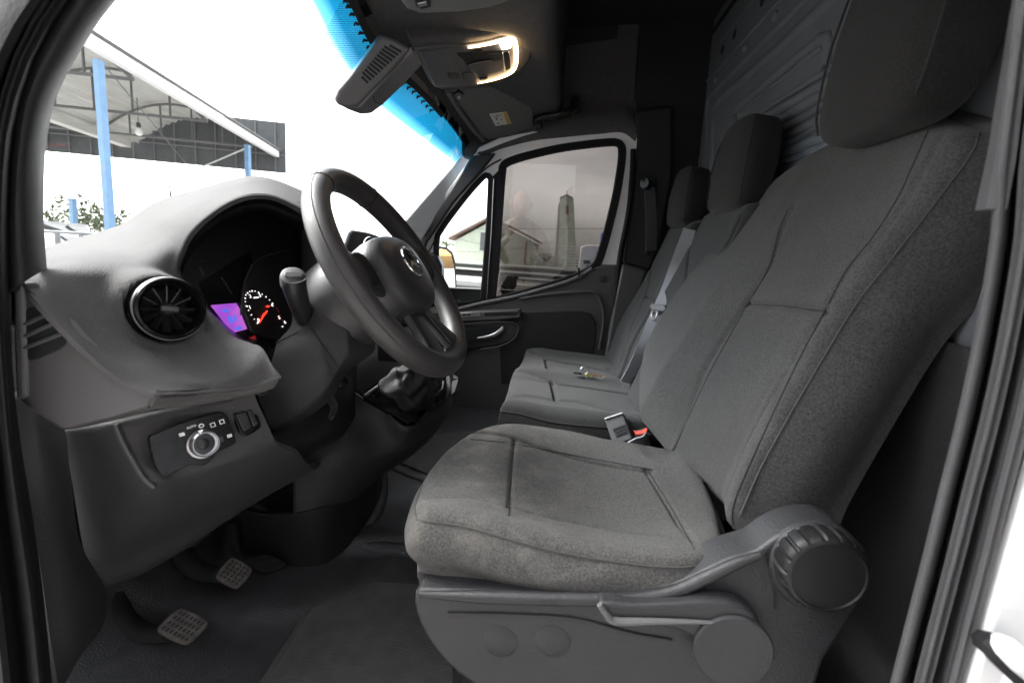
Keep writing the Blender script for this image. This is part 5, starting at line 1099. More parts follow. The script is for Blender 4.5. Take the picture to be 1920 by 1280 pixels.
patch('console_upper', [[(560, 760, 1.0), (640, 690, 1.12), (720, 630, 1.24), (800, 600, 1.34)], [(580, 775, 1.02), (650, 712, 1.10), (730, 655, 1.22), (810, 640, 1.31)], [(600, 790, 1.0), (676, 740, 1.10), (780, 668, 1.25), (830, 680, 1.31)]], 'plastic_dark', cc, k=4, thick=.01)
foot = [[(452, 955, .86), (500, 964, .845), (553, 962, .835), (610, 950, .855), (660, 935, .92), (712, 892, 1.03), (716, 870, 1.08)],
        [(455, 1000, .86), (500, 1015, .845), (556, 1015, .84), (615, 1000, .86), (665, 970, .925), (712, 915, 1.03), (716, 890, 1.08)],
        [(462, 1050, .865), (508, 1072, .85), (560, 1074, .845), (612, 1055, .865), (664, 1012, .925), (708, 940, 1.03), (715, 905, 1.08)]]
patch('console_foot', foot, 'black_satin', cc, k=5, thick=.012)
tube('console_seam', [U(*p) for p in ((551, 858, .845), (551, 900, .838), (552, 962, .832))], .0016, 'black_matte', cc)
tube('console_seam', [U(*p) for p in ((455, 956, .855), (500, 964, .842), (553, 963, .832), (610, 951, .852), (660, 936, .917))], .0016, 'plastic_dark', cc, k=4)
plt = plate('shift_frame', [gpp(*p, .004) for p in ((682, 744), (700, 728), (740, 700), (785, 668), (806, 676), (830, 700), (838, 716), (836, 740), (812, 756), (780, 790), (766, 792), (720, 765))], [[gpp(*p, .004) for p in ((704, 742), (745, 712), (786, 682), (806, 690), (800, 730), (782, 775), (768, 776), (730, 758))]], GN, .012, 'black_gloss', cc, bevel=.003)
tube('chrome_line', [gpp(*p, .006) for p in ((684, 742), (740, 702), (784, 671), (804, 678), (832, 706))], .0040, 'satin_silver', plt, k=3)
prism('shift_well', [gpp(*p, -.003) for p in ((700, 744), (770, 782), (805, 730), (812, 690), (786, 676))], GN, .004, 'black_matte', cc, bevel=0)
plate('cup_ring', [gpp(*p, .010) for p in ((800, 690), (818, 696), (836, 712), (838, 726), (828, 742), (812, 746), (806, 720))], [[gpp(*p, .010) for p in ((808, 697), (822, 704), (831, 714), (828, 728), (816, 738), (811, 720))]], GN, .02, 'black_gloss', cc, bevel=.003)
# gaiter: crumpled leather cone
gc = gpp(766, 735, .0); tipg = U(800, 690, 1.02); axg = nz(tipg - gc); a_, b_, n_ = basis(axg); V = []; n1, n2 = 48, 72; Lg = np.linalg.norm(tipg - gc) + .03
rg = np.random.default_rng(3)
for i in range(n1):
    f = i / (n1 - 1); r = .050 * (1 - f) ** .8 + .016; r *= 1 + .10 * sin(f * 17) * (1 - f * .5)
    for j in range(n2):
        t = 2 * pi * j / n2; w = 1 + .10 * sin(3 * t + f * 6) + .07 * sin(5 * t - f * 9 + 1) + .06 * sin(2 * t + 19 * f) + .05 * abs(sin(4 * t + 11 * f)) + .03 * sin(9 * t - 15 * f)
        V.append(gc + axg * (f * Lg + .006 * sin(4 * t + 5 * f)) + (a_ * cos(t) * 1.02 + b_ * sin(t) * .95) * r * w)
gt = mk('gaiter', V, gridF(n1, n2, False, True) + [tuple((n1 - 1) * n2 + j for j in range(n2))], 'gaiter_leather', cc)
tube('gear_lever', [gc + axg * Lg * .8, gc + axg * (Lg + .05)], .009, 'black_satin', cc)
lathe('lever_knob', gc + axg * (Lg + .06), axg, [(.014, -.02), (.024, -.005), (.025, .012), (.018, .022), (.0, .025)], 'black_satin', cc, seg=24)
# small black radio box with knob behind the wheel
rb_ = box('control_box', U(738, 652, .98), (.05, .07, .05), 'black_gloss', cc, bevel=.004)
lathe('control_knob', U(736, 640, .95), nz((.7, -.6, .3)), [(.006, -.01), (.006, .006), (.0, .007)], 'chrome', cc, seg=14)
# ================================================================== PEDALS AND MATS
def pedal(label, c, q, n, arm, tread, nm, top='brown_pad'):
    t = thing(nm, label, 'pedal', c); n = nz(n)
    P = np.array([UP(*p, c, n) for p in q]); u = P[1] - P[0]; v = P[3] - P[0]
    o = [P[0] + u * a + v * b for a, b in ((.12, 0), (.5, -.03), (.88, 0), (1, .12), (1.03, .5), (1, .88), (.88, 1), (.5, 1.03), (.12, 1), (0, .88), (-.03, .5), (0, .12))]
    pad_ = prism('pedal_pad', o, n, .016, top, t, bevel=.004, bseg=3, curve=2)
    for i in range(tread[0]):
        for j in range(tread[1]):
            a = (i + .5) / tread[0]; b = (j + .5) / tread[1]; cc_ = P[0] + u * (a * .86 + .07) + v * (b * .84 + .08) + n * .0012
            if tread[2]: w = (u / np.linalg.norm(u) * (1 if (i + j) % 2 else -1) + v / np.linalg.norm(v)); w = nz(w) * np.linalg.norm(u) * .36 / tread[0]
            else: w = u * .27 / tread[0]
            x = nz(np.cross(w, n)) * (.0016 if tread[2] else .0022); k = .0 if tread[2] else .4
            prism('tread_groove', [cc_ - w - x, cc_ + w - x + x * k, cc_ + w + x, cc_ - w + x - x * k], n, .003, 'black_matte', pad_, bevel=0)
    tube('pedal_arm', arm, [.015, .019, .022, .024], 'plastic_dark', t, k=4, seg=10)
    return t
pedal('worn pale rubber clutch pedal lowest in the footwell', U(345, 1172, .60), [(290, 1180), (338, 1136), (390, 1166), (350, 1210)], (.55, -.45, .72), [U(320, 1184, .625), U(262, 1186, .65), U(222, 1140, .68), U(240, 1080, .74)], (4, 7, 0), 'clutch_pedal')
pedal('worn grey rubber brake pedal in the middle of the footwell', U(437, 1075, .70), [(402, 1080), (434, 1042), (470, 1072), (446, 1104)], (.55, -.45, .72), [U(415, 1077, .72), U(372, 1068, .75), U(345, 1035, .78), U(380, 990, .82)], (5, 5, 1), 'brake_pedal')
pedal('dark ribbed accelerator pedal beside the console foot', U(487, 1058, .80), [(452, 1050), (500, 1036), (518, 1056), (496, 1072)], (.4, -.35, .85), [U(470, 1056, .82), U(448, 1052, .84), U(430, 1030, .86), U(430, 990, .9)], (9, 1, 0), 'accelerator_pedal', 'rubber')
nbx = patch('noise_pad', [[(430, 960, .92), (470, 950, .95), (500, 960, .97)], [(430, 1000, .92), (470, 1005, .95), (500, 1010, .97)], [(440, 1040, .92), (470, 1030, .95), (500, 1035, .97)]], 'brown_pad', van, k=3, thick=.02)
patch('insulation_flap', [[(290, 1062, .80), (315, 1055, .82), (340, 1040, .84)], [(296, 1072, .80), (318, 1070, .82), (336, 1054, .84)]], 'insulation', van, k=3, thick=.01)
fm = thing('floor_mat', 'ribbed dark rubber mat in front of the driver seat', 'floor mat', UZ(640, 1180, .756))
def mat_(px, z, root, th=.008, ribs=40, d=(0, 1)):
    P = [UZ(x, y, z) for x, y in px]; prism('mat_sheet', P, (0, 0, 1), th, 'mat_rubber', root, bevel=.002)
    A = np.array(P); a, b, c, e = A[0], A[1], A[2], A[3]; pr = []
    for i in range(ribs):
        f = (i + .5) / ribs; p0 = a * (1 - f) + e * f; p1 = b * (1 - f) + c * f; p0 = p0 * .96 + p1 * .04; p1 = p1 * .97 + p0 * .03; s = (e - a) / ribs * .25
        pr.append(([p0 - s, p0 + s, p1 + s, p1 - s, p0 + (0, 0, .003), p1 + (0, 0, .003)], [(0, 4, 5, 3), (4, 1, 2, 5), (0, 1, 4), (3, 5, 2)]))
    V, F = multi(pr); mk('mat_rib', V, F, 'mat_rubber', root, smooth=False, kind='stuff')
mat_([(612, 1082), (800, 1098), (1000, 1500), (420, 1380)], .763, fm, ribs=70)
fm2 = thing('floor_mat', 'dark rubber mat with raised border on the passenger floor', 'floor mat', UZ(790, 870, .79))
mat_([(716, 868), (800, 815), (960, 800), (880, 925)], .795, fm2, ribs=30)
tube('mat_border', [UZ(*p, .80) for p in ((718, 868), (760, 888), (810, 905), (880, 925))], .007, 'mat_rubber', fm2, k=3)
tube('mat_border', [UZ(*p, .80) for p in ((736, 858), (775, 876), (820, 892), (880, 905))], .004, 'mat_rubber', fm2, k=3)
# rubber skirt round the console foot and the cross step on the floor
tube('floor_skirt', [U(*p) for p in ((545, 1090, .84), (590, 1082, .86), (640, 1052, .905), (668, 1012, .95), (700, 970, 1.01), (716, 930, 1.06), (716, 890, 1.1))], .016, 'floor_rubber', van, k=5, seg=10)
tube('floor_step', [UZ(*p, .772) for p in ((664, 1022), (720, 1028), (800, 1038), (900, 1050))], .018, 'floor_rubber', van, k=3, seg=10)
# ================================================================== OUTSIDE (level world)
setvan(False)
pm('ground_concrete', (.34, .33, .32), rough=.9, var=.2, nscale=1.2, bump=.4, bscale=60)
pm('asphalt', (.055, .054, .052), rough=.9, var=.2, nscale=3, bump=.4, bscale=80)
pm('road_line', (.55, .42, .12), rough=.7, var=.2)
pm('post_blue', (.14, .27, .44), rough=.45, var=.12, nscale=6)
pm('canopy_white', (.78, .78, .77), rough=.5, var=.05)
pm('canopy_sheet', (.55, .55, .53), rough=.5, var=.18, nscale=5, stretch=(1, .1, 1))
pm('rib_grey', (.14, .14, .14), rough=.6)
pm('canopy_steel', (.10, .10, .10), rough=.5)
pm('fascia_dark', (.055, .060, .065), rough=.6, var=.2, nscale=8)
pm('house_wall', (.40, .44, .36), rough=.85, var=.15, nscale=4, bump=.3, bscale=20)
pm('tower_wall', (.40, .45, .37), rough=.85, var=.25, nscale=1.5)
pm('tower_brown', (.24, .17, .12), rough=.9, var=.4, nscale=2.5)  # darker brown of the coping and side buttress
pm('roof_tile', (.14, .09, .07), rough=.8, var=.25, nscale=6)
pm('wood_brown', (.16, .08, .05), rough=.8, var=.2)
pm('truck_dark', (.03, .03, .03), rough=.7, var=.2)
pm('truck_side', (.66, .65, .63), rough=.6, var=.15)
pm('container_blue', (.02, .13, .36), rough=.5, var=.15)
pm('leaf', (.060, .090, .035), rough=.7, var=.5, nscale=4)
pm('leaf_dry', (.10, .10, .05), rough=.8, var=.5, nscale=4)
pm('twig', (.10, .075, .055), rough=.9, var=.3)
pm('orange_paint', (.50, .27, .07), rough=.5, var=.1)
pm('wall_white', (.70, .70, .69), rough=.8, var=.08, nscale=3)
pm('rail_grey', (.22, .23, .24), rough=.5, metal=.3)
pm('car_window', (.02, .025, .03), rough=.08)
pm('kerb', (.45, .44, .42), rough=.9, var=.15)
# ground: one sheet out to the horizon; the road crosses beyond the van
R_ = 900
gv = [(-R_, -R_, 0), (R_, -R_, 0), (R_, R_, 0), (-R_, R_, 0)]
mk('ground', gv, [(0, 1, 2, 3)], 'ground_concrete', kind='structure', smooth=False)
# direction of the road = direction of the truck bed in the side window
ra = WZ(930, 560, .0); rbb = WZ(1100, 572, 0.)
rd_ = np.array([1, -.06, 0.]); rd_ /= np.linalg.norm(rd_); rn_ = np.array([-rd_[1], rd_[0], 0])
def road(s, o, z=0.): return rd_ * s + rn_ * o + np.array([0, 0, z])
mk('road', [road(-400, 14, .004), road(400, 14, .004), road(400, 34, .004), road(-400, 34, .004)], [(0, 1, 2, 3)], 'asphalt', kind='structure', smooth=False)
for o in (16.0, 17.2, 23.6, 24.0):
    w = .14
    mk('road_line', [road(-200, o, .008), road(200, o, .008), road(200, o + w, .008), road(-200, o + w, .008)], [(0, 1, 2, 3)], 'road_line', kind='structure', smooth=False)
V, F = boxv((0, 0, 0), (1, 1, 1)); 
def obox(name, s0, s1, o0, o1, z0, z1, mat, parent=None, bevel=.0, **kw):
    c = road((s0 + s1) / 2, (o0 + o1) / 2, (z0 + z1) / 2); V, F = boxv(c, (abs(s1 - s0), abs(o1 - o0), z1 - z0), (rd_, rn_, np.array([0, 0, 1.]))); return mk(name, V, F, mat, parent, bevel=bevel, **kw)
obox('kerb', -200, 200, 13.7, 14.0, 0, .14, 'kerb', kind='structure'); obox('kerb', -200, 200, 34, 34.3, 0, .14, 'kerb', kind='structure')
def roadpt(px, py, o):   # pixel -> (s, z) on the vertical plane at road offset o
    d = rayw(px, py); P0 = rn_ * o; t = (P0 - EYE).dot(rn_) / d.dot(rn_); P = EYE + d * t; return P.dot(rd_), P[2]
# flatbed truck
TO_ = 27.0
tk = thing('flatbed_truck', 'long flatbed truck with white sleeper cab passing on the road', 'truck', road(roadpt(1000, 520, TO_)[0], TO_ + 1.2, 0))
s0 = roadpt(690, 500, TO_)[0]; s1 = roadpt(1088, 500, TO_)[0]; zb = roadpt(1000, 503, TO_)[1]
for zo, th, m in ((.10, .10, 'truck_side'), (-.12, .20, 'truck_dark'), (-.30, .10, 'truck_side')):
    obox('bed', s0, s1, TO_, TO_ + 2.4, zb + zo - th / 2, zb + zo + th / 2, m, tk)
obox('chassis', s0 + 2, s1 + 2, TO_ + .5, TO_ + 1.9, zb - .75, zb - .35, 'truck_dark', tk)
for i, z in enumerate((zb - .62, zb - .92)):
    obox('side_guard', roadpt(972, 520, TO_)[0], s1, TO_ + .05, TO_ + .12, z - .06, z + .06, 'truck_side', tk)
def twheel(s, parent, r=.50):
    lathe('wheel', road(s, TO_ + .02, r + .01), -rn_, [(r * .55, -.30), (r * .93, -.30), (r, -.25), (r, -.05), (r * .93, 0), (r * .6, -.0), (r * .55, -.06), (r * .25, -.08), (r * .22, .02), (.0, .03)], 'rubber', parent, seg=28)
for px in (926, 953): twheel(roadpt(px, 525, TO_)[0], tk)
twheel(roadpt(740, 525, TO_)[0], tk); twheel(roadpt(775, 525, TO_)[0], tk)
c0s, cz1 = roadpt(1088, 458, TO_); c1s = c0s + 3.2
zc0 = roadpt(1100, 512, TO_)[1]
cabp = [(c0s, zc0), (c0s + .05, cz1 - .12), (c0s + .4, cz1), (c0s + 1.8, cz1 + .05), (c0s + 2.4, cz1 - .5), (c0s + 2.9, cz1 - 1.3), (c0s + 3.1, zc0 - .5), (c0s + .6, zc0 - .5)]
prism('cab', [road(s, TO_ - .02, z) for s, z in cabp], -rn_, 2.4, 'white_paint', tk, bevel=.06)
prism('cab_window', [road(s, TO_ - .035, z) for s, z in ((c0s + 1.35, cz1 - .45), (c0s + 2.2, cz1 - .5), (c0s + 2.55, cz1 - 1.1), (c0s + 1.35, cz1 - 1.1))], -rn_, .02, 'car_window', tk, bevel=.01)
for i in range(9): obox('deflector_slat', c0s - .75, c0s - .02, TO_ + .05, TO_ + .10, cz1 - .18 - i * .17, cz1 - .12 - i * .17, 'truck_side', tk)
for i, (x, y, w) in enumerate(((1094, 489, 12), (1094, 492.5, 13), (1100, 498, 3), (1098, 501, 8), (1106, 502, 5), (1097, 505, 12))):
    a = roadpt(x, y, TO_); b = roadpt(x + w, y + .6, TO_); obox('lettering', a[0], b[0], TO_ - .06, TO_ - .03, a[1] - .035, a[1] + .035, 'ink', tk)
# tower
TW = 52.0
def tpt(px, py, o=TW): s, z = roadpt(px, py, o); return s, z
tw = thing('concrete_tower', 'tall weathered pale green tower with a small brown window and peaked top', 'tower', road(tpt(1057, 490)[0], TW + 1.5, 0))
prof = [((1042, 540), (1079, 540)), ((1046, 460), (1078, 460)), ((1049, 380), (1074.5, 380)), ((1050, 371), (1074, 371))]
Fr = [[(road(tpt(*a)[0], TW, max(0, tpt(*a)[1]))), (road(tpt(*b)[0], TW, max(0, tpt(*b)[1])))] for a, b in prof]
Fr[0][0][2] = 0; Fr[0][1][2] = 0
V = []; dpt = 2.2
for a, b in Fr: V += [a, b, b + rn_ * dpt, a + rn_ * dpt]
F = []
for i in range(3):
    for j in range(4): F.append((i * 4 + j, i * 4 + (j + 1) % 4, i * 4 + 4 + (j + 1) % 4, i * 4 + 4 + j))
mk('shaft', V, F, 'tower_wall', tw, smooth=False)
a, b = Fr[3]; ap = (a + b) / 2 + np.array([0, 0, .32])
mk('peak', [a - rd_ * .05, b + rd_ * .05, b + rn_ * dpt, a + rn_ * dpt, ap + rn_ * .0, ap + rn_ * dpt], [(0, 1, 4), (2, 3, 5), (1, 2, 5, 4), (3, 0, 4, 5)], 'tower_wall', tw, smooth=False)
for a, b in ((Fr[3][0], ap), (ap, Fr[3][1])): tube('coping', [a - rn_ * .06, b - rn_ * .06], .07, 'tower_brown', tw, seg=6)
prism('side_buttress', [road(tpt(*p)[0], TW - .02, max(0, tpt(*p)[1])) for p in ((1036, 540), (1044, 540), (1050, 378), (1047, 384))], -rn_, 2.0, 'tower_brown', tw, bevel=0, smooth=False)
prism('window', [road(tpt(*p)[0], TW - .06, tpt(*p)[1]) for p in ((1059.5, 385), (1066, 385), (1066, 402), (1059.5, 402))], -rn_, .08, 'wood_brown', tw, bevel=.01)
tube('finial', [ap, ap + np.array([0, 0, .45])], .025, 'truck_dark', tw)
# gabled house
HO = 44.0
hs = thing('gabled_house', 'pale green gabled house with brown eaves across the road', 'house', road(roadpt(930, 520, HO)[0], HO + 4, 0))
hl, hrr, hpk = roadpt(843, 449, HO), roadpt(996, 447, HO), roadpt(922, 409, HO)
wl_, wr_ = roadpt(853, 449, HO)[0], roadpt(989, 447, HO)[0]
prism('gable_wall', [road(wl_, HO, 0), road(wr_, HO, 0), road(wr_, HO, hrr[1] - .1), road(hpk[0], HO, hpk[1] - .25), road(wl_, HO, hl[1] - .1)], -rn_, 9, 'house_wall', hs, bevel=0, smooth=False)
for e in (hl, hrr):
    A_ = road(e[0], HO - .5, e[1] - .05); B_ = road(hpk[0], HO - .5, hpk[1]); C_ = B_ + rn_ * 10; D_ = A_ + rn_ * 10; u = np.array([0, 0, .22])
    mk('roof_slope', [A_, B_, C_, D_, A_ + u, B_ + u, C_ + u, D_ + u], [(0, 1, 2, 3), (4, 7, 6, 5), (0, 4, 5, 1), (3, 2, 6, 7), (0, 3, 7, 4), (1, 5, 6, 2)], 'roof_tile', hs, smooth=False)
obox('gutter_pipe', wr_ - .12, wr_ + .02, HO - .15, HO - .02, 0, hrr[1] - .3, 'wood_brown', hs)
# blue box truck body and street bush, wires
bx = thing('blue_container', 'tall blue container end at the right edge of the door window', 'container', road(roadpt(1133, 500, 24)[0] + .6, 25, 0))
s_, z_ = roadpt(1127, 436, 24); obox('container_wall', s_, s_ + 2.2, 24, 26.4, .1, z_, 'container_blue', bx, bevel=.05)
for i in range(5): obox('rib', s_ + .2 + i * .42, s_ + .32 + i * .42, 23.94, 24.02, .2, z_ - .15, 'container_blue', bx)
def leaves(n, c, r, mat_, name, parent, size=.12, seed=1, flatten=1.0):
    g_ = np.random.default_rng(seed); P = g_.normal(size=(n, 3)); P /= np.linalg.norm(P, axis=1, keepdims=True); P *= (g_.random((n, 1)) ** .45)
    P = np.array(c) + P * np.array(r); V = []; F = []
    for i, p in enumerate(P):
        u = g_.normal(size=3); u /= np.linalg.norm(u); v = np.cross(u, g_.normal(size=3)); v /= np.linalg.norm(v); s = size * (.5 + g_.random()); o = len(V)
        V += [p - u * s, p + v * s * .4, p + u * s, p - v * s * .4]; F.append((o, o + 1, o + 2, o + 3))
    return mk(name, V, F, mat_, parent, smooth=False)
def branches(base, top, n, r, seed, parent, mat_='twig', spread=.8):
    g_ = np.random.default_rng(seed); tube('trunk', [base, base * .5 + top * .5 + g_.normal(size=3) * .05, top], [r, r * .7, r * .4], mat_, parent, k=3, seg=7)
    for i in range(n):
        f = .45 + .55 * g_.random(); b = base * (1 - f) + top * f; d = g_.normal(size=3); d[2] = abs(d[2]) * .8; d /= np.linalg.norm(d); L = np.linalg.norm(top - base) * spread * (.3 + .4 * g_.random())
        tube('branch', [b, b + d * L * .5 + g_.normal(size=3) * .06, b + d * L], [r * .4, r * .25, r * .12], mat_, parent, k=3, seg=5)
bs_ = road(roadpt(1022, 485, 40)[0], 40, 0)
bu = thing('bush', 'dark bare bush standing in front of the tower', 'bush', bs_)
branches(bs_, bs_ + np.array([0, 0, 2.2]), 26, .06, 5, bu, spread=1.1); leaves(900, bs_ + np.array([0, 0, 1.9]), (1.7, 1.2, 1.0), 'leaf_dry', 'crown', bu, .10, 6)
pl_ = road(roadpt(836, 470, 46)[0], 46, 0)
pt_ = thing('palm_tree', 'small green palm rising behind the wing mirror', 'palm', pl_)
ph = roadpt(836, 462, 46)[1]; tube('trunk', [pl_, pl_ + np.array([.05, 0, ph])], [.16, .12], 'twig', pt_, seg=8)
for i in range(16):
    a = i * 2.4; d = np.array([cos(a), sin(a), 0]); c = pl_ + np.array([.05, 0, ph]); up_ = .5 + .5 * ((i * 7) % 5) / 4
    strap('frond', [c, c + d * .6 + np.array([0, 0, .5 * up_]), c + d * 1.3 + np.array([0, 0, .3 * up_ - .1])], np.cross(d, [0, 0, 1]), [.10, .26, .04], .012, 'leaf', pt_, k=4)
for i, (z, o) in enumerate(((4.6, 36), (5.6, 36.5), (3.9, 36), (4.2, 36.2))):
    pass
def wire(name, label, A, B, sag=.3, r=.012):
    P = [np.array(A) * (1 - f) + np.array(B) * f - np.array([0, 0, sag * 4 * f * (1 - f)]) for f in np.linspace(0, 1, 12)]
    o = tube(name, P, r, 'truck_dark', None, seg=5); tag(o, label, 'cable', 'overhead cables above the street'); return o
def wpx(a, b, o): s, z = roadpt(*a, o); t, y = roadpt(*b, o); return road(s, o, z), road(t, o, y)
wire('overhead_cable', 'thin overhead cable crossing the tower at mid height', *wpx((700, 426), (1190, 428), 38), sag=.1, r=.016)
wire('overhead_cable', 'slanting overhead cable in front of the house wall', *wpx((800, 467), (1040, 452), 38), sag=.5)
wire('overhead_cable', 'lowest overhead cable in front of the house wall', *wpx((860, 448), (1060, 464), 37.5), sag=.4)
# low white wall and yard beyond the quarter window
yw = obox('boundary_wall', -30, roadpt(912, 540, 35)[0], 35, 35.3, 0, 1.0, 'wall_white'); tag(yw, 'low white boundary wall across the road seen through the quarter glass', 'wall')
sh_ = thing('street_shelter', 'grey boxy bay on the house side beside the door divider', 'annex', road(roadpt(912, 470, 43)[0], 43, 0))
a = roadpt(903, 436, 43); b = roadpt(926, 436, 43); obox('canted_box', a[0], b[0], 42.6, 44, roadpt(910, 470, 43)[1], a[1], 'fascia_dark', sh_, bevel=.03); obox('support', a[0] + .5, b[0], 42.9, 44, 0, roadpt(910, 470, 43)[1], 'house_wall', sh_)

# ---- canopy on the left
cnp = thing('steel_canopy', 'open steel canopy with blue posts and corrugated vaulted roof', 'canopy', WZ(300, 300, 4.6) * np.array([1, 1, 0]))
ZC = 4.5
E0 = WZ(150, 88, ZC); E1 = WZ(503, 290, ZC)             # eave
Q0 = WZ(86, 208, ZC); Q1 = WZ(252, 269, ZC)             # valley gutter
ed_ = (E1 - E0) / np.linalg.norm(E1 - E0)
E00 = E0 - ed_ * .4
wv_ = (Q1 - E1); Lf = np.linalg.norm(E1 - E00)
perp = wv_ - ed_ * wv_.dot(ed_); span = np.linalg.norm(perp); perp /= span
NA = 44; up3 = np.array([0, 0, 1.]); rise = .95
def vault(base, f, dz=0.):   # f 0..1 across
    return base + perp * span * f + up3 * (rise * (1 - (2 * f - 1) ** 2) + dz)
for bay in (0, 1):
    off = perp * span * bay * 1.03; V = []
    for b in (E00 + off, E1 + off + ed_ * .55):
        for i in range(NA + 1): V.append(vault(b, i / NA, .05 + .06 * (i % 2)))
    n = NA + 1; mk('roof_sheet', V, [(i, i + 1, n + i + 1, n + i) for i in range(NA)], 'canopy_sheet', cnp, smooth=False, solid=.01)
    for px in ((232, 143), (375, 223), (465, 272)) if bay == 0 else ((375, 223), (465, 272)):
        p = WZ(*px, ZC); s = (p - E00).dot(ed_); b = E00 + ed_ * s + off
        ch_ = [vault(b, i / 16, -.04) for i in range(17)]
        t_o = tube('truss', ch_, .035, 'canopy_steel', cnp, seg=6)
        tube('truss_chord', [b - up3 * .04, b + perp * span - up3 * .04], .035, 'canopy_steel', t_o, seg=6)
        for k in (.2, .4, .6, .8):
            tube('truss_web', [b + perp * span * k - up3 * .04, vault(b, k, -.04)], .025, 'canopy_steel', t_o, seg=5)
def beam(name, A, B, w, h, mat, parent):
    A = np.array(A); B = np.array(B); d = (B - A) / np.linalg.norm(B - A); s = np.cross(d, up3); s /= np.linalg.norm(s); t = np.cross(s, d); V, F = boxv((A + B) / 2, (np.linalg.norm(B - A), w, h), (d, s, t)); return mk(name, V, F, mat, parent, bevel=.004)
beam('eave_gutter', E00 + up3 * .12 - perp * .12, E1 + up3 * .12 - perp * .12 + ed_ * .4, .14, .20, 'canopy_white', cnp)
tube('gutter_lip', [E00 + up3 * .25 - perp * .20, E1 + up3 * .25 - perp * .22 + ed_ * .4], .035, 'canopy_steel', cnp)
beam('valley_gutter', E00 + perp * span * 1.015 - up3 * .05, E1 + perp * span * 1.015 - up3 * .05, .30, .28, 'canopy_sheet', cnp)
for (px, py, hgt) in ((184, 113, 4.45), (464, 272, 4.45)):
    p = WZ(px, py, hgt); beam('post', (p[0], p[1], 0.), (p[0], p[1] + .001, hgt), .105 if px < 300 else .13, .12, 'post_blue', cnp)
# dark fascia board across the far end with pale ribs
A_ = E1 + ed_ * .5 - perp * .35; B_ = E1 + ed_ * .5 + perp * span * 2.3
zt_, zb_ = 1.15, -.45
fb = prism('fascia_board', [A_ + up3 * zb_, B_ + up3 * zb_, B_ + up3 * zt_, A_ + up3 * zt_], nz(-ed_), .08, 'fascia_dark', cnp, bevel=0)
for k in np.linspace(.03, .97, 16):
    p = A_ * (1 - k) + B_ * k - ed_ * .04; tube('fascia_rib', [p + up3 * zb_, p + up3 * zt_], .020, 'rib_grey', fb, seg=5)
tube('fascia_rail', [A_ - ed_ * .05 + up3 * .1, B_ - ed_ * .05 + up3 * .1], .020, 'rib_grey', fb, seg=5)
tube('brace', [WZ(462, 272, 4.4) + ed_ * .2, WZ(462, 272, 4.4) + ed_ * .45 + perp * 1.9 - up3 * .9], .022, 'canopy_sheet', cnp, seg=5)
lbp = WZ(260, 240, ZC - .1)
bq_ = thing('hanging_bulb', 'bare light bulb hanging under the canopy', 'light bulb', lbp)
tube('bulb_cord', [lbp + up3 * .75, lbp + up3 * .1], .012, 'canopy_steel', bq_, seg=5); lathe('socket', lbp, up3, [(.03, .0), (.05, .03), (.05, .12), (.02, .14)], 'truck_dark', bq_, seg=12)
lathe('bulb', lbp, -up3, [(.03, 0), (.05, .03), (.085, .10), (.075, .16), (.04, .19), (.0, .20)], 'canopy_white', bq_, seg=16)
o = tube('guy_wire', [WZ(195, 122, 4.4), WZ(350, 308, 3.9)], .010, 'canopy_steel'); tag(o, 'thin wire running diagonally below the canopy roof', 'cable')
# blue post stub, mast, trees, railing, cars
o = beam('blue_post', WD(139, 470, 12) * np.array([1, 1, 0]), WD(136, 372, 12), .13, .13, 'post_blue', None); tag(o, 'short blue post behind the railing', 'post')
ms = thing('antenna_mast', 'thin leaning mast with drooping bare arms beyond the dash', 'mast', WD(322, 400, 30) * np.array([1, 1, 0]))
mt_ = WD(322, 380, 30); tube('mast_pole', [mt_ * np.array([1, 1, 0]), mt_, WD(316, 338, 30)], [.10, .08, .03], 'twig', ms)
for (x, y) in ((292, 388), (303, 383), (345, 374), (310, 390)): tube('mast_arm', [mt_ + (0, 0, .05), (mt_ + WD(x, y, 30)) / 2 + (0, 0, .12), WD(x, y, 30)], .025, 'twig', ms, k=4, seg=5)
o = beam('blue_post', WD(329, 420, 26) * np.array([1, 1, 0]), WD(329, 371, 26), .22, .22, 'post_blue', None); tag(o, 'distant blue post beside the leaning mast', 'post')
for i, (x, y, d, sz, lab) in enumerate(((165, 425, 16, 1.1, 'thin leafed tree behind the short blue post'), (95, 432, 18, .9, 'small thin tree at the left edge of the windscreen'), (205, 432, 22, 1.2, 'sparse tree behind the tall blue canopy post'))):
    c = WD(x, y, d); b0 = c * np.array([1, 1, 0]); t = thing('tree', lab, 'tree', b0, 'trees beyond the railing')
    branches(b0, c + (0, 0, .5), 14, .07, 20 + i, t, spread=.7); leaves(int(420 * sz), c + (0, 0, .2), (1.5 * sz, 1.2 * sz, .9 * sz), 'leaf', 'crown', t, .11, 30 + i)
rl = thing('railing', 'grey steel railing in front of the parked white car', 'railing', WD(120, 480, 2.7) * np.array([1, 1, 0]))
r0, r1 = WD(40, 432, 2.7), WD(245, 441, 2.85); tube('top_rail', [r0, r1], .010, 'rail_grey', rl)
for x in (60, 106, 151, 196):
    f = (x - 40) / 205; p = r0 * (1 - f) + r1 * f; tube('upright', [p, p * np.array([1, 1, 0])], .016, 'rail_grey', rl, seg=8)
tube('mid_rail', [r0 - up3 * .35, r1 - up3 * .35], .012, 'rail_grey', rl)
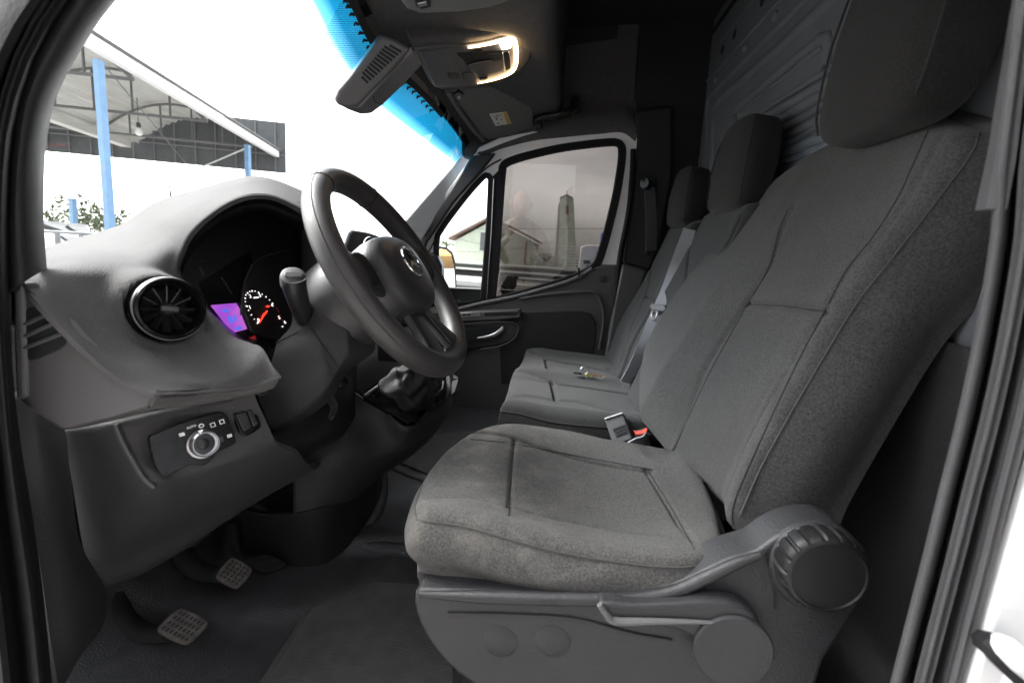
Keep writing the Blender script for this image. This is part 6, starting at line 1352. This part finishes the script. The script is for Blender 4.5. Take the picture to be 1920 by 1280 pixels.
def car(label, c, fw, w, L, hgt, mat_, wins=True):
    """c: middle on the ground, fw: forward direction."""
    t = thing('parked_car', label, 'car', c); fw = nz(fw); sd = np.cross(fw, up3); c = np.array(c)
    prof = [(-.5, .25), (-.5, .52), (-.47, .60), (-.42, .93), (-.36, 1.0), (.08, 1.0), (.26, .64), (.47, .55), (.5, .45), (.5, .22)]
    P = [c + fw * a * L + up3 * b * hgt + sd * w / 2 for a, b in prof]; prism('body', P, sd, w, mat_, t, bevel=.06, bseg=3)
    for s in (1, -1):
        for q in (((-.42, .66), (-.38, .93), (-.22, .94), (-.22, .66)), ((-.20, .66), (-.20, .94), (.05, .94), (.19, .66))):
            prism('side_window', [c + fw * a * L + up3 * b * hgt + sd * s * (w / 2 + .012) for a, b in q], sd * s, .02, 'car_window', t, bevel=.004)
        for a in (-.32, .32):
            lathe('wheel', c + fw * a * L + up3 * .33 + sd * s * (w / 2 + .01), sd * s, [(.20, -.2), (.32, -.2), (.33, -.03), (.30, 0), (.22, 0), (.20, -.04), (.0, -.02)], 'rubber', t, seg=24)
    prism('windscreen', [c + fw * a * L + up3 * (b * hgt) + sd * q * w * .44 + nz(fw * .4 + up3 * .3) * .014 for a, b, q in ((.09, .985, -1), (.09, .985, 1), (.25, .665, 1), (.25, .665, -1))], nz(fw * .36 * hgt + up3 * .17 * L), .02, 'car_window', t, bevel=.004)
    prism('rear_window', [c + fw * a * L + up3 * (b * hgt) + sd * q * w * .42 - fw * .014 for a, b, q in ((-.465, .66, -1), (-.465, .66, 1), (-.425, .92, 1), (-.425, .92, -1))], nz(-fw * .27 * hgt + up3 * .05 * L), .02, 'car_window', t, bevel=.004)
    return t
cp = WD(150, 470, 4.3); fwd_ = nz((-.75, .65, 0))
car('white car parked behind the grey railing', (cp[0], cp[1], 0), (.75, .2, 0), 1.75, 4.2, 1.5, 'white_paint')
vv = WD(20, 430, 8.5); wt_ = thing('white_truck', 'white truck front with wipers showing above the railing', 'truck', (vv[0] - .6, vv[1] + .4, 0))
fw = nz((.72, -.55, 0)); sd = np.cross(fw, up3); cb = np.array((vv[0], vv[1] + .2, 0))
prism('cab', [cb + fw * a + up3 * b - sd * 1.1 for a, b in ((-2, .5), (-2, 1.72), (-.5, 1.76), (-.1, 1.5), (.4, 1.2), (.45, .4))], -sd, 2.2, 'white_paint', wt_, bevel=.06)
tube('wiper', [WD(80, 424, 5.0), WD(110, 432, 5.1), WD(142, 441, 5.2)], [.03, .02, .012], 'truck_dark', wt_, k=3); tube('wiper', [WD(124, 424, 5.1), WD(140, 434, 5.15), WD(168, 442, 5.2)], [.02, .018, .010], 'truck_dark', wt_, k=3)
# things mirrored in the wing mirror: orange canopy and a white pickup behind
oc2 = thing('orange_canopy', 'orange forecourt canopy standing behind the van on the right', 'canopy', (26, 9, 0))
box('canopy_deck', (26, 9.5, 4.2), (9, 10, .7), 'orange_paint', oc2, bevel=.03); box('canopy_band', (26, 9.5, 4.62), (9.2, 10.2, .12), 'canopy_white', oc2)
for y in (6.5, 12.5): box('column', (26, y, 1.92), (.4, .4, 3.84), 'canopy_white', oc2, bevel=.02)
car('white car parked below the orange canopy', (20, 8.2, 0), (-1, -.05, 0), 1.8, 4.3, 1.5, 'white_paint')
# pale workshop behind the photographer (what the open door looks out on)
wk = thing('workshop_building', 'pale workshop front facing the open driver door', 'building', (0, -7, 0))
pm('workshop_wall', (.30, .29, .28), rough=.9, var=.1, nscale=2)
box('wall', (-1, -7.1, 2.6), (26, .3, 5.2), 'workshop_wall', wk); box('eave', (-1, -5.9, 5.3), (26, 2.6, .2), 'canopy_steel', wk)
for x in (-7, -3.5, 0, 3.5, 7): box('column', (x, -6.4, 2.6), (.35, .35, 5.2), 'workshop_wall', wk, bevel=.02)
box('gate', (1.7, -6.92, 1.9), (2.8, .06, 3.8), 'canopy_white', wk); box('gate', (-5.2, -6.92, 1.9), (2.8, .06, 3.8), 'post_blue', wk)
# ================================================================== PHOTOGRAPHER (seen only as a reflection in the passenger window)
pm('skin', (.50, .31, .23), rough=.5, var=.08, nscale=40); pm('shirt', (.62, .58, .57), rough=.9, var=.12, nscale=20, bump=.3, bscale=60); pm('trousers', (.05, .06, .09), rough=.9); pm('camera_black', (.012, .012, .012), rough=.5)
pr = thing('person', 'bald photographer in a pale shirt, mirrored faintly in the passenger window', 'person', (-.02, -.42, 0))
def skinmesh(name, V, E, R, mat, parent, root=0, sub=2):
    V = np.array(V, float); org = rootloc(parent); me = bpy.data.meshes.new(name); me.from_pydata((V - org).tolist(), E, []); o = bpy.data.objects.new(name, me); COL.objects.link(o); o.parent = parent
    me.materials.append(M(mat)); s = o.modifiers.new('skin', 'SKIN'); s.use_smooth_shade = True; sk_ = me.skin_vertices[0].data
    for i, r in enumerate(R): sk_[i].radius = (r, r) if np.isscalar(r) else r; sk_[i].use_root = (i == root)
    u = o.modifiers.new('sub', 'SUBSURF'); u.levels = sub; u.render_levels = sub; return o
def X_(p): return (p[0] - .02, p[1] - .30, p[2])
Vb = [(0, -.12, .95), (0, -.10, 1.15), (0, -.06, 1.33), (0, -.07, 1.46), (0, -.03, 1.53),                 # pelvis .. neck
      (-.19, -.06, 1.42), (-.27, .03, 1.20), (-.10, .20, 1.40), (.19, -.06, 1.42), (.27, .03, 1.20), (.10, .20, 1.40),
      (-.10, -.12, .88), (-.11, -.10, .48), (-.11, -.14, .09), (-.12, -.02, .05), (.10, -.12, .88), (.11, -.10, .48), (.11, -.14, .09), (.12, -.02, .05)]
Eb = [(0, 1), (1, 2), (2, 3), (3, 4), (3, 5), (5, 6), (6, 7), (3, 8), (8, 9), (9, 10), (0, 11), (11, 12), (12, 13), (13, 14), (0, 15), (15, 16), (16, 17), (17, 18)]
Rb = [(.16, .11), (.155, .105), (.17, .11), (.12, .09), .055, .062, .045, .030, .062, .045, .030, .085, .06, .042, .04, .085, .06, .042, .04]
skinmesh('body', [X_(p) for p in Vb], Eb, Rb, 'shirt', pr)
# head: one lofted surface with brow, nose, chin
hv = []; HN, HM = 22, 28; hc = np.array(X_((0, .02, 1.655)))
for i in range(HN + 1):
    ph = -pi / 2 + pi * i / HN
    for j in range(HM):
        th = 2 * pi * j / HM; x = cos(ph) * cos(th); y = cos(ph) * sin(th); z = sin(ph)
        rx, ry, rz = .077, .098, .122
        if z < 0: rx *= 1 - .28 * z * z; ry *= 1 - .12 * z * z
        p = np.array([x * rx, y * ry, z * rz])
        if y > .6: p[1] += .024 * np.exp(-((x / .16) ** 2 + ((z + .18) / .16) ** 2)) + .006 * np.exp(-((z - .2) / .1) ** 2) - .008 * np.exp(-(((abs(x) - .38) / .14) ** 2 + ((z - .05) / .12) ** 2)) + .006 * np.exp(-((x / .3) ** 2 + ((z + .52) / .07) ** 2))
        hv.append(hc + p)
hd_ = mk('head', hv, gridF(HN + 1, HM, False, True), 'skin', pr, ang=80)
for s in (-1, 1):
    tube('ear', [hc + (s * .076, -.005, .025), hc + (s * .088, -.015, .01), hc + (s * .082, -.008, -.03)], [.014, .018, .010], 'skin', hd_, k=3, seg=8)
    # hand: palm with four fingers and a thumb closing on the camera
    w_ = np.array(X_((s * .10, .20, 1.40))); c = np.array(X_((s * .075, .20, 1.50)))
    Vh = [w_, (w_ + c) / 2, c]; Eh = [(0, 1), (1, 2)]; Rh = [.026, .032, .034]
    for k in range(4):
        b = c + np.array([s * .012, .010 - .0, -.03 + k * .021]); m1 = b + np.array([-s * .012, .050, .006]); m2 = m1 + np.array([-s * (.036 + .004 * (k == 1)), .012, .004]); i0 = len(Vh); Vh += [b, m1, m2]; Eh += [(2, i0), (i0, i0 + 1), (i0 + 1, i0 + 2)]; Rh += [.011, .009, .008]
    i0 = len(Vh); Vh += [c + np.array([-s * .012, -.028, -.02]), c + np.array([-s * .034, -.020, .012])]; Eh += [(1, i0), (i0, i0 + 1)]; Rh += [.012, .009]
    skinmesh('hand', Vh, Eh, Rh, 'skin', pr, sub=1)
cmr = thing('camera', 'black camera body held by the photographer just behind the viewpoint', 'camera', X_((0, .2, 1.5)))
box('camera_body', X_((0, .205, 1.515)), (.135, .055, .09), 'camera_black', cmr, bevel=.01); box('prism_hump', X_((0, .205, 1.57)), (.055, .05, .04), 'camera_black', cmr, bevel=.012)
lathe('lens', X_((0, .23, 1.51)), (0, 1, 0), [(.033, 0), (.034, .03), (.030, .035), (.028, .045), (.024, .045), (.0, .035)], 'camera_black', cmr, seg=28)
